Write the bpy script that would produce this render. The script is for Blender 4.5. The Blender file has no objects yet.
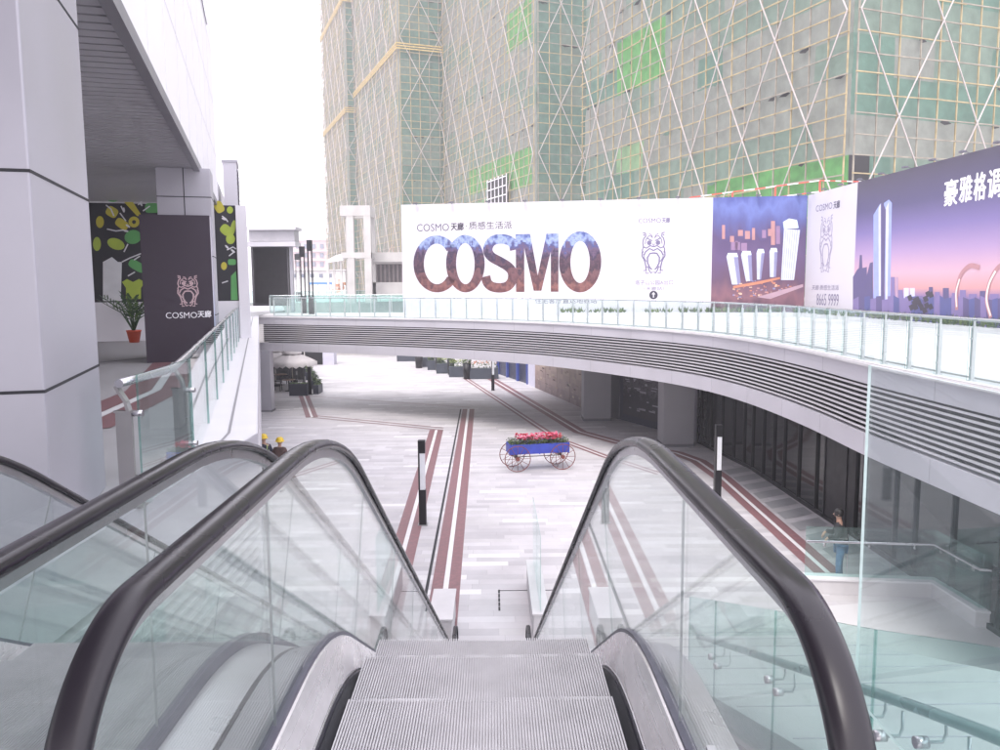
import bpy, bmesh, math, random
from mathutils import Vector, Matrix, noise
random.seed(7)
rad = math.radians
S = bpy.context.scene
COL = S.collection

# ------------------------------------------------------------------ camera
CAM = Vector((0, 0, 1.5))
F = 812.0
ROT = (Matrix.Rotation(rad(-0.49), 3, 'Z') @ Matrix.Rotation(rad(90 - 6.3), 3, 'X') @ Matrix.Rotation(rad(-0.4), 3, 'Z'))
cd = bpy.data.cameras.new('camera'); cam = bpy.data.objects.new('camera', cd); COL.objects.link(cam)
cam.matrix_world = Matrix.Translation(CAM) @ ROT.to_4x4()
cd.sensor_width = 36; cd.lens = F / 1000 * 36; cd.clip_start = 0.05; cd.clip_end = 3000
S.camera = cam

def ray(px, py):
    return ROT @ Vector(((px - 500) / F, -(py - 375) / F, -1))
def Pz(px, py, z=-5.2):
    d = ray(px, py); return CAM + d * ((z - CAM.z) / d.z)
def Py(px, py, Y):
    d = ray(px, py); return CAM + d * (Y / d.y)

# ------------------------------------------------------------------ materials
MATS = {}
def new_mat(name):
    m = bpy.data.materials.new(name); m.use_nodes = True
    nt = m.node_tree; b = nt.nodes['Principled BSDF']
    MATS[name] = m
    return m, nt, b
def mat(name, col, rough=0.5, metal=0.0, var=0.08, scale=3.0, bump=0.0, bscale=40.0, spec=0.5, coat=0.0):
    if name in MATS: return MATS[name]
    m, nt, b = new_mat(name)
    N = nt.nodes; L = nt.links
    b.inputs['Roughness'].default_value = rough; b.inputs['Metallic'].default_value = metal
    b.inputs['Specular IOR Level'].default_value = spec
    b.inputs['Coat Weight'].default_value = coat
    tc = N.new('ShaderNodeTexCoord')
    nz = N.new('ShaderNodeTexNoise'); nz.inputs['Scale'].default_value = scale; nz.inputs['Detail'].default_value = 6
    L.new(tc.outputs['Object'], nz.inputs['Vector'])
    mr = N.new('ShaderNodeMapRange'); mr.inputs[1].default_value = 0.3; mr.inputs[2].default_value = 0.7
    mr.inputs[3].default_value = 1 - var; mr.inputs[4].default_value = 1 + var
    L.new(nz.outputs['Fac'], mr.inputs[0])
    vm = N.new('ShaderNodeVectorMath'); vm.operation = 'SCALE'; vm.inputs[0].default_value = col
    L.new(mr.outputs[0], vm.inputs['Scale']); L.new(vm.outputs[0], b.inputs['Base Color'])
    mr2 = N.new('ShaderNodeMapRange'); mr2.inputs[1].default_value = 0.3; mr2.inputs[2].default_value = 0.7
    mr2.inputs[3].default_value = max(0.02, rough - 0.06); mr2.inputs[4].default_value = min(1, rough + 0.08)
    L.new(nz.outputs['Fac'], mr2.inputs[0]); L.new(mr2.outputs[0], b.inputs['Roughness'])
    if bump:
        n2 = N.new('ShaderNodeTexNoise'); n2.inputs['Scale'].default_value = bscale; n2.inputs['Detail'].default_value = 4
        L.new(tc.outputs['Object'], n2.inputs['Vector'])
        bp = N.new('ShaderNodeBump'); bp.inputs['Strength'].default_value = bump; bp.inputs['Distance'].default_value = 0.02
        L.new(n2.outputs['Fac'], bp.inputs['Height']); L.new(bp.outputs[0], b.inputs['Normal'])
    return m

def glass(name, tint, refl=1.0, film=0.0, filmcol=(0.8, 0.85, 0.85)):
    m = bpy.data.materials.new(name); m.use_nodes = True; nt = m.node_tree; N = nt.nodes; L = nt.links
    N.clear()
    out = N.new('ShaderNodeOutputMaterial'); tr = N.new('ShaderNodeBsdfTransparent'); gl = N.new('ShaderNodeBsdfGlossy')
    gl.inputs['Roughness'].default_value = 0.01; gl.inputs['Color'].default_value = (refl, refl, refl, 1)
    tr.inputs['Color'].default_value = (*tint, 1)
    # reflectance of a pane by Schlick's formula, the same from both sides
    lw = N.new('ShaderNodeLayerWeight'); lw.inputs['Blend'].default_value = .5
    pw = N.new('ShaderNodeMath'); pw.operation = 'POWER'; L.new(lw.outputs['Facing'], pw.inputs[0]); pw.inputs[1].default_value = 5
    fr = N.new('ShaderNodeMath'); fr.operation = 'MULTIPLY_ADD'; L.new(pw.outputs[0], fr.inputs[0]); fr.inputs[1].default_value = .80; fr.inputs[2].default_value = .04
    # dust: faint smudges of diffuse film on the pane
    df = N.new('ShaderNodeBsdfDiffuse'); df.inputs['Color'].default_value = (*filmcol, 1)
    tc = N.new('ShaderNodeTexCoord'); nz = N.new('ShaderNodeTexNoise'); nz.inputs['Scale'].default_value = 1.3; nz.inputs['Detail'].default_value = 8
    L.new(tc.outputs['Object'], nz.inputs['Vector'])
    mr = N.new('ShaderNodeMapRange'); mr.inputs[1].default_value = .3; mr.inputs[2].default_value = .75; mr.inputs[3].default_value = film * .6; mr.inputs[4].default_value = film * 1.3
    L.new(nz.outputs['Fac'], mr.inputs[0])
    m0 = N.new('ShaderNodeMixShader'); L.new(mr.outputs[0], m0.inputs[0]); L.new(tr.outputs[0], m0.inputs[1]); L.new(df.outputs[0], m0.inputs[2])
    mx = N.new('ShaderNodeMixShader'); L.new(fr.outputs[0], mx.inputs[0]); L.new(m0.outputs[0], mx.inputs[1]); L.new(gl.outputs[0], mx.inputs[2])
    L.new(mx.outputs[0], out.inputs[0])
    MATS[name] = m
    return m

G_ESC = glass('escalator_glass', (0.93, 0.965, 0.955), film=.02)
G_TEAL = glass('teal_glass', (0.85, 0.95, 0.93), film=.04, filmcol=(.6, .8, .77))
G_RAIL = glass('railing_glass', (0.90, 0.955, 0.95), film=.03)
G_EDGE = glass('glass_edge', (0.50, 0.72, 0.68), film=.22, filmcol=(.25, .42, .38))
WHITEP = mat('white_panel', (0.72, 0.70, 0.74), 0.42, 0.0, .03, 1.2)
PANEL = mat('silver_panel', (0.41, 0.40, 0.445), 0.38, 0.25, .07, 1.1, .02, 1.5)
PANEL2 = mat('silver_fascia', (0.56, 0.545, 0.59), 0.36, 0.25, .04, .7)
JOINT = mat('panel_joint', (0.03, 0.03, 0.035), 0.8)
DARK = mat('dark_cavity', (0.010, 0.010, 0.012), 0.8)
SLAT = mat('louvre_slat', (0.62, 0.60, 0.63), 0.4, 0.2, .04)
STEEL = mat('stainless_steel', (0.58, 0.57, 0.59), 0.27, 0.95, .03, 1.2)
STEELD = mat('grey_steel', (0.36, 0.36, 0.37), 0.4, 0.7, .06)
RUBBER = mat('handrail_rubber', (0.014, 0.011, 0.016), 0.27, 0, .10, 1.5, spec=.5)
BRUSH = mat('black_brush', (0.015, 0.015, 0.02), 0.7)
STONE = mat('pale_stone', (0.60, 0.585, 0.60), 0.55, 0, .06, 2.5, .1, 60)
CONC = mat('concrete', (0.42, 0.405, 0.40), 0.8, 0, .15, 1.2, .3, 12)
BLACKM = mat('black_metal', (0.010, 0.010, 0.013), 0.4, .3)
REDPAVE = mat('red_granite', (0.225, 0.115, 0.125), 0.5, 0, .22, 9, .05, 60)
WHITEPAVE = mat('white_granite', (0.72, 0.71, 0.72), 0.5, 0, .06, 6)

def streak_metal(name, col, rough, sx):
    m, nt, b = new_mat(name); N = nt.nodes; L = nt.links
    b.inputs['Metallic'].default_value = .5; b.inputs['Base Color'].default_value = (*col, 1)
    tc = N.new('ShaderNodeTexCoord'); mp = N.new('ShaderNodeMapping'); mp.inputs['Scale'].default_value = sx
    nz = N.new('ShaderNodeTexNoise'); nz.inputs['Scale'].default_value = 1; nz.inputs['Detail'].default_value = 5
    L.new(tc.outputs['Object'], mp.inputs[0]); L.new(mp.outputs[0], nz.inputs['Vector'])
    mr = N.new('ShaderNodeMapRange'); mr.inputs[1].default_value = .3; mr.inputs[2].default_value = .7; mr.inputs[3].default_value = rough - .03; mr.inputs[4].default_value = rough + .05
    L.new(nz.outputs['Fac'], mr.inputs[0]); L.new(mr.outputs[0], b.inputs['Roughness'])
    # worn and grimy patches
    n2 = N.new('ShaderNodeTexNoise'); n2.inputs['Scale'].default_value = 2.6; n2.inputs['Detail'].default_value = 9; n2.inputs['Roughness'].default_value = .7; L.new(tc.outputs['Object'], n2.inputs['Vector'])
    m2 = N.new('ShaderNodeMapRange'); m2.inputs[1].default_value = .35; m2.inputs[2].default_value = .68; m2.inputs[3].default_value = .80; m2.inputs[4].default_value = 1.08; L.new(n2.outputs['Fac'], m2.inputs[0])
    vm = N.new('ShaderNodeVectorMath'); vm.operation = 'SCALE'; vm.inputs[0].default_value = col; L.new(m2.outputs[0], vm.inputs['Scale']); L.new(vm.outputs[0], b.inputs['Base Color'])
    return m
BRUSHED = streak_metal('brushed_steel', (0.78, 0.75, 0.76), .27, (28, .8, 28))
STEPM = streak_metal('step_aluminium', (0.60, 0.58, 0.60), .42, (140, 4, 4))

def paving_material():
    m, nt, b = new_mat('plaza_paving'); N = nt.nodes; L = nt.links
    tc = N.new('ShaderNodeTexCoord'); sp = N.new('ShaderNodeSeparateXYZ'); L.new(tc.outputs['Object'], sp.inputs[0])
    def math_(op, a, c=None, v=None):
        n = N.new('ShaderNodeMath'); n.operation = op
        if hasattr(a, 'is_linked'): L.new(a, n.inputs[0])
        else: n.inputs[0].default_value = a
        if c is not None:
            if hasattr(c, 'is_linked'): L.new(c, n.inputs[1])
            else: n.inputs[1].default_value = c
        return n.outputs[0]
    row = math_('FLOOR', math_('DIVIDE', sp.outputs[1], 0.3))
    wn = N.new('ShaderNodeTexWhiteNoise'); wn.noise_dimensions = '1D'; L.new(row, wn.inputs['W'])
    off = math_('MULTIPLY', wn.outputs['Value'], 7.3)
    xx = math_('ADD', math_('DIVIDE', sp.outputs[0], 1.3), off)
    cx = math_('FLOOR', xx)
    cb = N.new('ShaderNodeCombineXYZ'); L.new(cx, cb.inputs[0]); L.new(row, cb.inputs[1])
    wn2 = N.new('ShaderNodeTexWhiteNoise'); wn2.noise_dimensions = '3D'; L.new(cb.outputs[0], wn2.inputs['Vector'])
    # regional bias of the mix (some rows run darker)
    nz = N.new('ShaderNodeTexNoise'); nz.inputs['Scale'].default_value = .35; nz.inputs['Detail'].default_value = 2; L.new(cb.outputs[0], nz.inputs['Vector'])
    s = math_('ADD', math_('MULTIPLY', wn2.outputs['Value'], .8), math_('MULTIPLY', nz.outputs['Fac'], .35))
    cr = N.new('ShaderNodeValToRGB'); cr.color_ramp.interpolation = 'CONSTANT'
    e = cr.color_ramp.elements
    e[0].position = 0; e[0].color = (0.45, 0.435, 0.455, 1); e[1].position = .25; e[1].color = (0.49, 0.475, 0.495, 1)
    for p, c in ((.45, (0.52, 0.505, 0.515, 1)), (.62, (0.54, 0.52, 0.54, 1)), (.82, (0.58, 0.565, 0.585, 1)), (.95, (0.68, 0.67, 0.68, 1))):
        q = e.new(p); q.color = c
    L.new(s, cr.inputs[0])
    # joints
    fx = math_('FRACT', xx); fy = math_('FRACT', math_('DIVIDE', sp.outputs[1], 0.3))
    jx = math_('LESS_THAN', fx, .006); jy = math_('LESS_THAN', fy, .02)
    j = math_('MAXIMUM', jx, jy)
    mx = N.new('ShaderNodeMix'); mx.data_type = 'RGBA'; L.new(math_('MULTIPLY', j, .45), mx.inputs[0]); L.new(cr.outputs[0], mx.inputs[6]); mx.inputs[7].default_value = (.2, .19, .2, 1)
    # stains
    n3 = N.new('ShaderNodeTexNoise'); n3.inputs['Scale'].default_value = .8; n3.inputs['Detail'].default_value = 9; n3.inputs['Roughness'].default_value = .65; L.new(tc.outputs['Object'], n3.inputs['Vector'])
    mr = N.new('ShaderNodeMapRange'); mr.inputs[1].default_value = .3; mr.inputs[2].default_value = .7; mr.inputs[3].default_value = .88; mr.inputs[4].default_value = 1.1; L.new(n3.outputs['Fac'], mr.inputs[0])
    vm = N.new('ShaderNodeVectorMath'); vm.operation = 'SCALE'; L.new(mx.outputs[2], vm.inputs[0]); L.new(mr.outputs[0], vm.inputs['Scale'])
    L.new(vm.outputs[0], b.inputs['Base Color'])
    b.inputs['Roughness'].default_value = .5
    return m
PAVE = paving_material()

# ------------------------------------------------------------------ mesh builder
class MB:
    def __init__(s): s.v = []; s.f = []; s.m = []; s.mats = []; s.sm = []
    def mi(s, m):
        if m is None: return 0
        if m not in s.mats: s.mats.append(m)
        return s.mats.index(m)
    def add(s, vs, fs, m=None, smooth=False):
        o = len(s.v); s.v += [Vector(p) for p in vs]; k = s.mi(m)
        for f in fs: s.f.append([o + i for i in f]); s.m.append(k); s.sm.append(smooth)
        return s
    def box(s, x0, x1, y0, y1, z0, z1, m=None):
        return s.add([(x0,y0,z0),(x1,y0,z0),(x1,y1,z0),(x0,y1,z0),(x0,y0,z1),(x1,y0,z1),(x1,y1,z1),(x0,y1,z1)],
                     [(0,3,2,1),(4,5,6,7),(0,1,5,4),(1,2,6,5),(2,3,7,6),(3,0,4,7)], m)
    def fbox(s, fr, u0, u1, v0, v1, n0, n1, m=None):
        P = lambda u, v, n: fr(u, v, n)
        return s.add([P(u0,v0,n0),P(u1,v0,n0),P(u1,v0,n1),P(u0,v0,n1),P(u0,v1,n0),P(u1,v1,n0),P(u1,v1,n1),P(u0,v1,n1)],
                     [(0,3,2,1),(4,5,6,7),(0,1,5,4),(1,2,6,5),(2,3,7,6),(3,0,4,7)], m)
    def bar(s, a, b, w, h=None, m=None, up=(0,0,1)):
        a = Vector(a); b = Vector(b); h = h or w; d = (b - a).normalized(); up = Vector(up)
        if abs(d.dot(up)) > .98: up = Vector((0,1,0)) if abs(d.y) < .9 else Vector((1,0,0))
        x = d.cross(up).normalized() * w / 2; y = x.cross(d).normalized() * h / 2
        vs = [a-x-y, a+x-y, a+x+y, a-x+y, b-x-y, b+x-y, b+x+y, b-x+y]
        return s.add(vs, [(0,3,2,1),(4,5,6,7),(0,1,5,4),(1,2,6,5),(2,3,7,6),(3,0,4,7)], m)
    def tube(s, pts, r, n=8, m=None, smooth=True, closed=False, caps=True):
        pts = [Vector(p) for p in pts]; R = r if isinstance(r, (list, tuple)) else [r] * len(pts)
        rings = []; prev = None; K = len(pts)
        for i, p in enumerate(pts):
            if closed: t = (pts[(i+1) % K] - pts[i-1])
            else: t = (pts[min(i+1, K-1)] - pts[max(i-1, 0)])
            t.normalize()
            if prev is None:
                a = Vector((0,0,1)) if abs(t.z) < .9 else Vector((1,0,0)); x = t.cross(a).normalized()
            else:
                x = (prev - t * prev.dot(t)).normalized()
            prev = x; y = t.cross(x)
            rings.append([p + (x * math.cos(2*math.pi*k/n) + y * math.sin(2*math.pi*k/n)) * R[i] for k in range(n)])
        vs = [q for rg in rings for q in rg]; fs = []
        for i in range(K if closed else K - 1):
            i2 = (i + 1) % K
            for k in range(n): fs.append((i*n+k, i*n+(k+1)%n, i2*n+(k+1)%n, i2*n+k))
        s.add(vs, fs, m, smooth)
        if caps and not closed:
            s.add(rings[0], [tuple(range(n))[::-1]], m); s.add(rings[-1], [tuple(range(n))], m)
        return s
    def lathe(s, c, prof, n=20, m=None, smooth=True, axis=None):
        c = Vector(c); vs = []; fs = []
        for (r, z) in prof:
            for k in range(n):
                a = 2*math.pi*k/n; vs.append(c + Vector((r*math.cos(a), r*math.sin(a), z)))
        for i in range(len(prof)-1):
            for k in range(n): fs.append((i*n+k, i*n+(k+1)%n, (i+1)*n+(k+1)%n, (i+1)*n+k))
        return s.add(vs, fs, m, smooth)
    def prism(s, poly, z0, z1, m=None, mtop=None):
        n = len(poly); A = sum(poly[i][0]*poly[(i+1)%n][1]-poly[(i+1)%n][0]*poly[i][1] for i in range(n))
        if A < 0: poly = poly[::-1]
        vs = [(p[0], p[1], z0) for p in poly] + [(p[0], p[1], z1) for p in poly]
        s.add(vs, [(i, (i+1)%n, n+(i+1)%n, n+i) for i in range(n)] + [tuple(range(n))[::-1]], m)
        return s.add([(p[0], p[1], z1) for p in poly], [tuple(range(n))], mtop or m)
    def sweepYZ(s, path, cross, m=None, smooth=False, closed=True, x0=0):
        """path: list of (y,z,ny,nz); cross: list of (x, v)"""
        n = len(cross); vs = []; fs = []
        for (y, z, ny, nz) in path:
            for (x, v) in cross: vs.append((x0 + x, y + ny*v, z + nz*v))
        K = len(path)
        for i in range(K-1):
            for k in range(n if closed else n-1):
                fs.append((i*n+k, i*n+(k+1)%n, (i+1)*n+(k+1)%n, (i+1)*n+k))
        s.add(vs, fs, m, smooth)
        if closed:
            s.add(vs[:n], [tuple(range(n))[::-1]], m); s.add(vs[-n:], [tuple(range(n))], m)
        return s
    def strip(s, pts, cross, m=None, closed_cross=True, smooth=False):
        """sweep horizontally along an XY polyline; cross = (n,z): n to the right of travel"""
        K = len(pts); n = len(cross); vs = []; fs = []
        for i in range(K):
            a = Vector(pts[max(i-1,0)]); b = Vector(pts[min(i+1,K-1)]); p = Vector(pts[i])
            t = (b - a).normalized(); r = Vector((t.y, -t.x))
            for (u, z) in cross: vs.append((p.x + r.x*u, p.y + r.y*u, z))
        for i in range(K-1):
            for k in range(n if closed_cross else n-1):
                fs.append((i*n+k, (i+1)*n+k, (i+1)*n+(k+1)%n, i*n+(k+1)%n))
        s.add(vs, fs, m, smooth)
        if closed_cross:
            s.add(vs[:n], [tuple(range(n))], m); s.add(vs[-n:], [tuple(range(n))[::-1]], m)
        return s
    def build(s, name, m=None, parent=None, bevel=0):
        me = bpy.data.meshes.new(name)
        off = wloc(parent) if parent else Vector((0,0,0))
        me.from_pydata([tuple(p - off) for p in s.v], [], s.f)
        if not s.mats: s.mats = [m]
        for q in s.mats: me.materials.append(q if q else m)
        me.polygons.foreach_set('material_index', s.m); me.polygons.foreach_set('use_smooth', s.sm)
        bm = bmesh.new(); bm.from_mesh(me)
        bmesh.ops.remove_doubles(bm, verts=bm.verts, dist=1e-5) if len(s.v) < 60000 else None
        bmesh.ops.recalc_face_normals(bm, faces=bm.faces)
        bm.to_mesh(me); bm.free(); me.update()
        o = bpy.data.objects.new(name, me); COL.objects.link(o)
        if parent: o.parent = parent
        if bevel:
            md = o.modifiers.new('bevel', 'BEVEL'); md.width = bevel; md.segments = 2; md.limit_method = 'ANGLE'
        return o
def wloc(o):
    v = Vector((0,0,0))
    while o: v = v + o.location; o = o.parent
    return v
def tag(o, label, cat=None, group=None, kind=None):
    if label: o['label'] = label
    if cat: o['category'] = cat
    if group: o['group'] = group
    if kind: o['kind'] = kind
    return o
def thing(name, label, cat, loc=(0,0,0), group=None):
    o = bpy.data.objects.new(name, None); COL.objects.link(o); o.location = loc; o.empty_display_size = .2
    return tag(o, label, cat, group)
KIDS = {}
def copy_tree(o, parent=None, loc=None, label=None):
    c = o.copy(); COL.objects.link(c); c.parent = parent
    if loc is not None: c.location = loc
    if label: c['label'] = label
    for ch in [k for k in bpy.data.objects if k.parent == o]: copy_tree(ch, c)
    return c
def bez(pts, n=10):
    """Catmull-Rom through 2-D points"""
    P = [Vector(p) for p in pts]; P = [2*P[0]-P[1]] + P + [2*P[-1]-P[-2]]; out = []
    for i in range(1, len(P)-2):
        for k in range(n):
            t = k/n; a, b, c, d = P[i-1:i+3]
            out.append(.5*((2*b)+(c-a)*t+(2*a-5*b+4*c-d)*t*t+(3*b-a-3*c+d)*t**3))
    out.append(P[-2]); return out
def resample(pts, step):
    P = [Vector(p) for p in pts]; out = [P[0]]; acc = 0
    for a, b in zip(P[:-1], P[1:]):
        l = (b-a).length
        while acc + l >= step:
            t = (step-acc)/l; a = a + (b-a)*t; out.append(a.copy()); l = (b-a).length; acc = 0
        acc += l
    return out
def frame(O, A, up=(0,0,1)):
    """frame with origin O, u toward A, v up, n toward the viewer (right-hand: u x v)"""
    O = Vector(O); U = (Vector(A) - O); U.z = 0; L = U.length; U.normalize(); V = Vector(up); N = U.cross(V)
    f = lambda u, v, n=0: O + U*u + V*v + N*n
    f.O = O; f.U = U; f.V = V; f.N = N; f.L = L
    def hit(px, py):
        d = ray(px, py); t = (O - CAM).dot(N) / d.dot(N); q = CAM + d*t - O
        return q.dot(U), q.dot(V)
    f.hit = hit
    return f

# text as mesh polygons in a frame, fitted in a box
def text_mb(mb, fr, s, u0, u1, v0, v1, n, m, bold=0.0):
    c = bpy.data.curves.new('t', 'FONT'); c.body = s; c.size = 1; c.offset = bold; c.resolution_u = 3
    o = bpy.data.objects.new('t', c); COL.objects.link(o)
    dg = bpy.context.evaluated_depsgraph_get(); me = bpy.data.meshes.new_from_object(o.evaluated_get(dg))
    xs = [v.co.x for v in me.vertices]; ys = [v.co.y for v in me.vertices]
    if xs:
        a, b, c0, d = min(xs), max(xs), min(ys), max(ys)
        vs = [fr(u0 + (v.co.x-a)/(b-a)*(u1-u0), v0 + (v.co.y-c0)/(d-c0)*(v1-v0), n) for v in me.vertices]
        mb.add(vs, [tuple(p.vertices) for p in me.polygons], m)
    bpy.data.objects.remove(o); bpy.data.curves.remove(c); bpy.data.meshes.remove(me)
def text_px(mb, fr, s, x0, y0, x1, y1, n, m, bold=0.0):
    a = fr.hit(x0, y1); b = fr.hit(x1, y0)
    text_b(mb, fr, s, a[0], b[0], a[1], b[1], n, m, bold)
def text_b(mb, fr, s, u0, u1, v0, v1, n, m, bold=0.0):
    d = (v1-v0)*.028*(bold > 0)
    for k, (i, j) in enumerate(((0,0),(1,0),(-1,0),(0,1),(0,-1)) if bold > 0 else ((0,0),)):
        text_mb(mb, fr, s, u0+i*d, u1+i*d, v0+j*d*.7, v1+j*d*.7, n+k*.0006, m, 0)
def stroke(mb, fr, pts, w, n, m, closed=False):
    P = [Vector((p[0], p[1])) for p in pts]; K = len(P); L = []; R = []
    for i in range(K):
        if closed: t = P[(i+1)%K]-P[i-1]
        else: t = P[min(i+1,K-1)]-P[max(i-1,0)]
        t.normalize(); q = Vector((-t.y, t.x))*w/2; L.append(P[i]+q); R.append(P[i]-q)
    vs = [fr(p.x,p.y,n) for p in L]+[fr(p.x,p.y,n) for p in R]
    fs = [(i,(i+1)%K,K+(i+1)%K,K+i) for i in range(K if closed else K-1)]
    mb.add(vs, fs, m)
def ell(cx, cy, rx, ry, a0=0, a1=360, n=24):
    return [(cx+rx*math.cos(rad(a0+(a1-a0)*i/n)), cy+ry*math.sin(rad(a0+(a1-a0)*i/n))) for i in range(n+1)]
def poly(mb, fr, pts, n, m):
    mb.add([fr(p[0],p[1],n) for p in pts], [tuple(range(len(pts)))], m)
def emblem(mb, fr, cx, cy, w, h, n, m, k=1.0):
    """line crest: ears, brow, round eyes, beak chevrons, folded wings, oval belly, feet"""
    T = lambda pts: [(cx + p[0]*w/2, cy + p[1]*h/2) for p in pts]
    lw = w*.035*k
    for s in (-1, 1):
        M = lambda pts: T([(p[0]*s, p[1]) for p in pts])
        stroke(mb, fr, M([(.95,1.0),(.72,.97),(.70,.80),(.86,.72),(.95,.5),(.88,.30),(.98,.16),(.9,.02)]), lw*1.4, n, m)
        stroke(mb, fr, M([(.92,.9),(.8,.86)]), lw*1.5, n, m)
        stroke(mb, fr, M([(.08,.78),(.4,.84),(.68,.66),(.74,.44)]), lw, n, m)
        stroke(mb, fr, M([(.1,.60),(.3,.64),(.62,.74)]), lw*1.2, n, m)
        stroke(mb, fr, T([(q[0], q[1]) for q in ell(.38*s,.50,.17,.09)]), lw, n, m, False)
        stroke(mb, fr, T([(q[0], q[1]) for q in ell(.38*s,.50,.06,.035)]), lw*1.6, n, m, False)
        stroke(mb, fr, M([(.0,.30),(.3,.36),(.62,.24),(.86,.30)]), lw*1.4, n, m)
        stroke(mb, fr, M([(.0,.12),(.34,.22),(.70,.06),(.82,-.1)]), lw*1.6, n, m)
        stroke(mb, fr, M([(.98,.08),(1.0,-.14),(.78,-.36),(.66,-.62),(.62,-.84)]), lw*1.6, n, m)
        stroke(mb, fr, M([(.86,-.04),(.82,-.22),(.60,-.42)]), lw, n, m)
        stroke(mb, fr, M([(.0,.0),(.3,-.02),(.52,-.22),(.50,-.48),(.30,-.72),(.12,-.80)]), lw*1.8, n, m)
        stroke(mb, fr, M([(.70,-.70),(.48,-.66),(.36,-.84),(.2,-.98),(.05,-.92)]), lw*1.4, n, m)
        stroke(mb, fr, M([(.86,-.86),(.6,-.84),(.62,-1.0),(.38,-.98)]), lw*1.3, n, m)
        stroke(mb, fr, M([(.1,.72),(.22,.9),(.42,.93)]), lw, n, m)
    stroke(mb, fr, T([(-.1,.46),(0,.36),(.1,.46)]), lw, n, m)

# ------------------------------------------------------------------ ground level
g = MB(); g.add([(-1200,-300,-5.2),(1200,-300,-5.2),(1200,2500,-5.2),(-1200,2500,-5.2)], [(0,1,2,3)])
tag(g.build('ground', PAVE), 'pale grey plank paving of the lower plaza', kind='structure')

def ribbon(mb, pts, off0, off1, z, m, mitre=True):
    P = [Vector((p[0], p[1])) for p in pts]; K = len(P); vs = []
    for i in range(K):
        a = P[max(i-1,0)]; b = P[min(i+1,K-1)]
        if 0 < i < K-1:
            t1 = (P[i]-P[i-1]).normalized(); t2 = (P[i+1]-P[i]).normalized(); t = (t1+t2).normalized(); sc = 1/max(.35, t.dot(t1))
        else: t = (b-a).normalized(); sc = 1
        r = Vector((t.y, -t.x))*sc
        vs += [(P[i].x+r.x*off0, P[i].y+r.y*off0, z), (P[i].x+r.x*off1, P[i].y+r.y*off1, z)]
    mb.add(vs, [(2*i, 2*i+1, 2*i+3, 2*i+2) for i in range(K-1)], m)
PZ = -5.2
sa = MB()
def band(pts, w=.22, z=PZ+.004):
    ribbon(sa, pts, -w-.06, -.06, z, REDPAVE); ribbon(sa, pts, -.055, .055, z, WHITEPAVE); ribbon(sa, pts, .06, w+.06, z, REDPAVE)
pA0 = Pz(447, 578); pA1 = Pz(468.5, 409)
dA = (pA0 - pA1); 
band([pA1, pA0 + dA*.6], .26)
ribbon(sa, [pA1 + Vector((-.42,0,0)), pA0 + dA*.6 + Vector((-.42,0,0))], -.035, .035, PZ+.004, JOINT)
pB0 = Pz(402, 556); pB1 = Pz(436, 431); pB2 = Pz(312, 417.5)
band([pB0 + (pB0-pB1)*.6, pB1 + Vector((.0,.3,0))], .26)
ribbon(sa, [pB1 + Vector((.3,.15,0)), pB2], -.07, .07, PZ+.008, REDPAVE)
ribbon(sa, [pB1 + Vector((.3,.75,0)), pB2+Vector((0,.6,0))], -.07, .07, PZ+.008, REDPAVE)
pE = Pz(304, 396)
band([pB2, pE], .25, PZ+.012)
ribbon(sa, [pE, Pz(470, 407.5)], -.04, .04, PZ+.012, REDPAVE)
C1 = [Pz(465,378), Pz(556,438), Pz(604,456), Pz(660,474)]
C2 = [Pz(490,378), Pz(580,432), Pz(616,442), Pz(676,453), Pz(698,461), Pz(722,478), Pz(828,573)]
for C_ in (C1,):
    ribbon(sa, C_, -.2, -.05, PZ+.004, REDPAVE); ribbon(sa, C_, -.045, .045, PZ+.004, WHITEPAVE); ribbon(sa, C_, .05, .2, PZ+.004, REDPAVE)
band(C2, .27, PZ+.008)
tag(sa.build('paving_stripes', REDPAVE), 'red and white granite stripes laid in the plaza paving', kind='structure')
# slanted flagstones in front of the shop
fl = MB(); FLG = mat('flagstone', (0.33, 0.33, 0.345), .5, 0, .1, 5)
for i in range(9):
    y = 19.2 + i*1.1
    x0 = 8.3
    fl.add([(x0,y,PZ+.012),(x0+1.0,y+.55,PZ+.012),(x0+1.0,y+1.25,PZ+.012),(x0,y+.7,PZ+.012)], [(0,1,2,3)])
tag(fl.build('flagstone_paving', FLG), 'slanted dark grey flagstones in front of the glass shopfront', kind='structure')
# small markings: a service cover and light slabs near the escalator foot
sv = MB()
c0 = Pz(499, 591)
for k in range(5): sv.box(c0.x-.02, c0.x+.02, c0.y-1.1+k*.24, c0.y-1.1+k*.24+.2, PZ+.004, PZ+.007, JOINT)
sv.box(c0.x, c0.x+1.2, c0.y, c0.y+.03, PZ+.004, PZ+.007, JOINT)
tag(sv.build('drain_slot', JOINT), 'thin black drain slot in the paving at the escalator foot', kind='structure')

# ------------------------------------------------------------------ bridge / walkway deck
LIP = -.05
LIPZ = LIP
front_px = [(264,316),(340,317),(440,318.5),(540,321.5),(600,325),(696,331),(760,340),(824,352),(868,363),(1000,387)]
fp = [Pz(a, b, LIP) for a, b in front_px]
fc = bez([(p.x, p.y) for p in fp] , 8)
# regularise: continue straight toward -Y on the right
last = fc[-1]; fc += [Vector((last.x+.02, y)) for y in (8, 4, 0, -3)]
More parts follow.
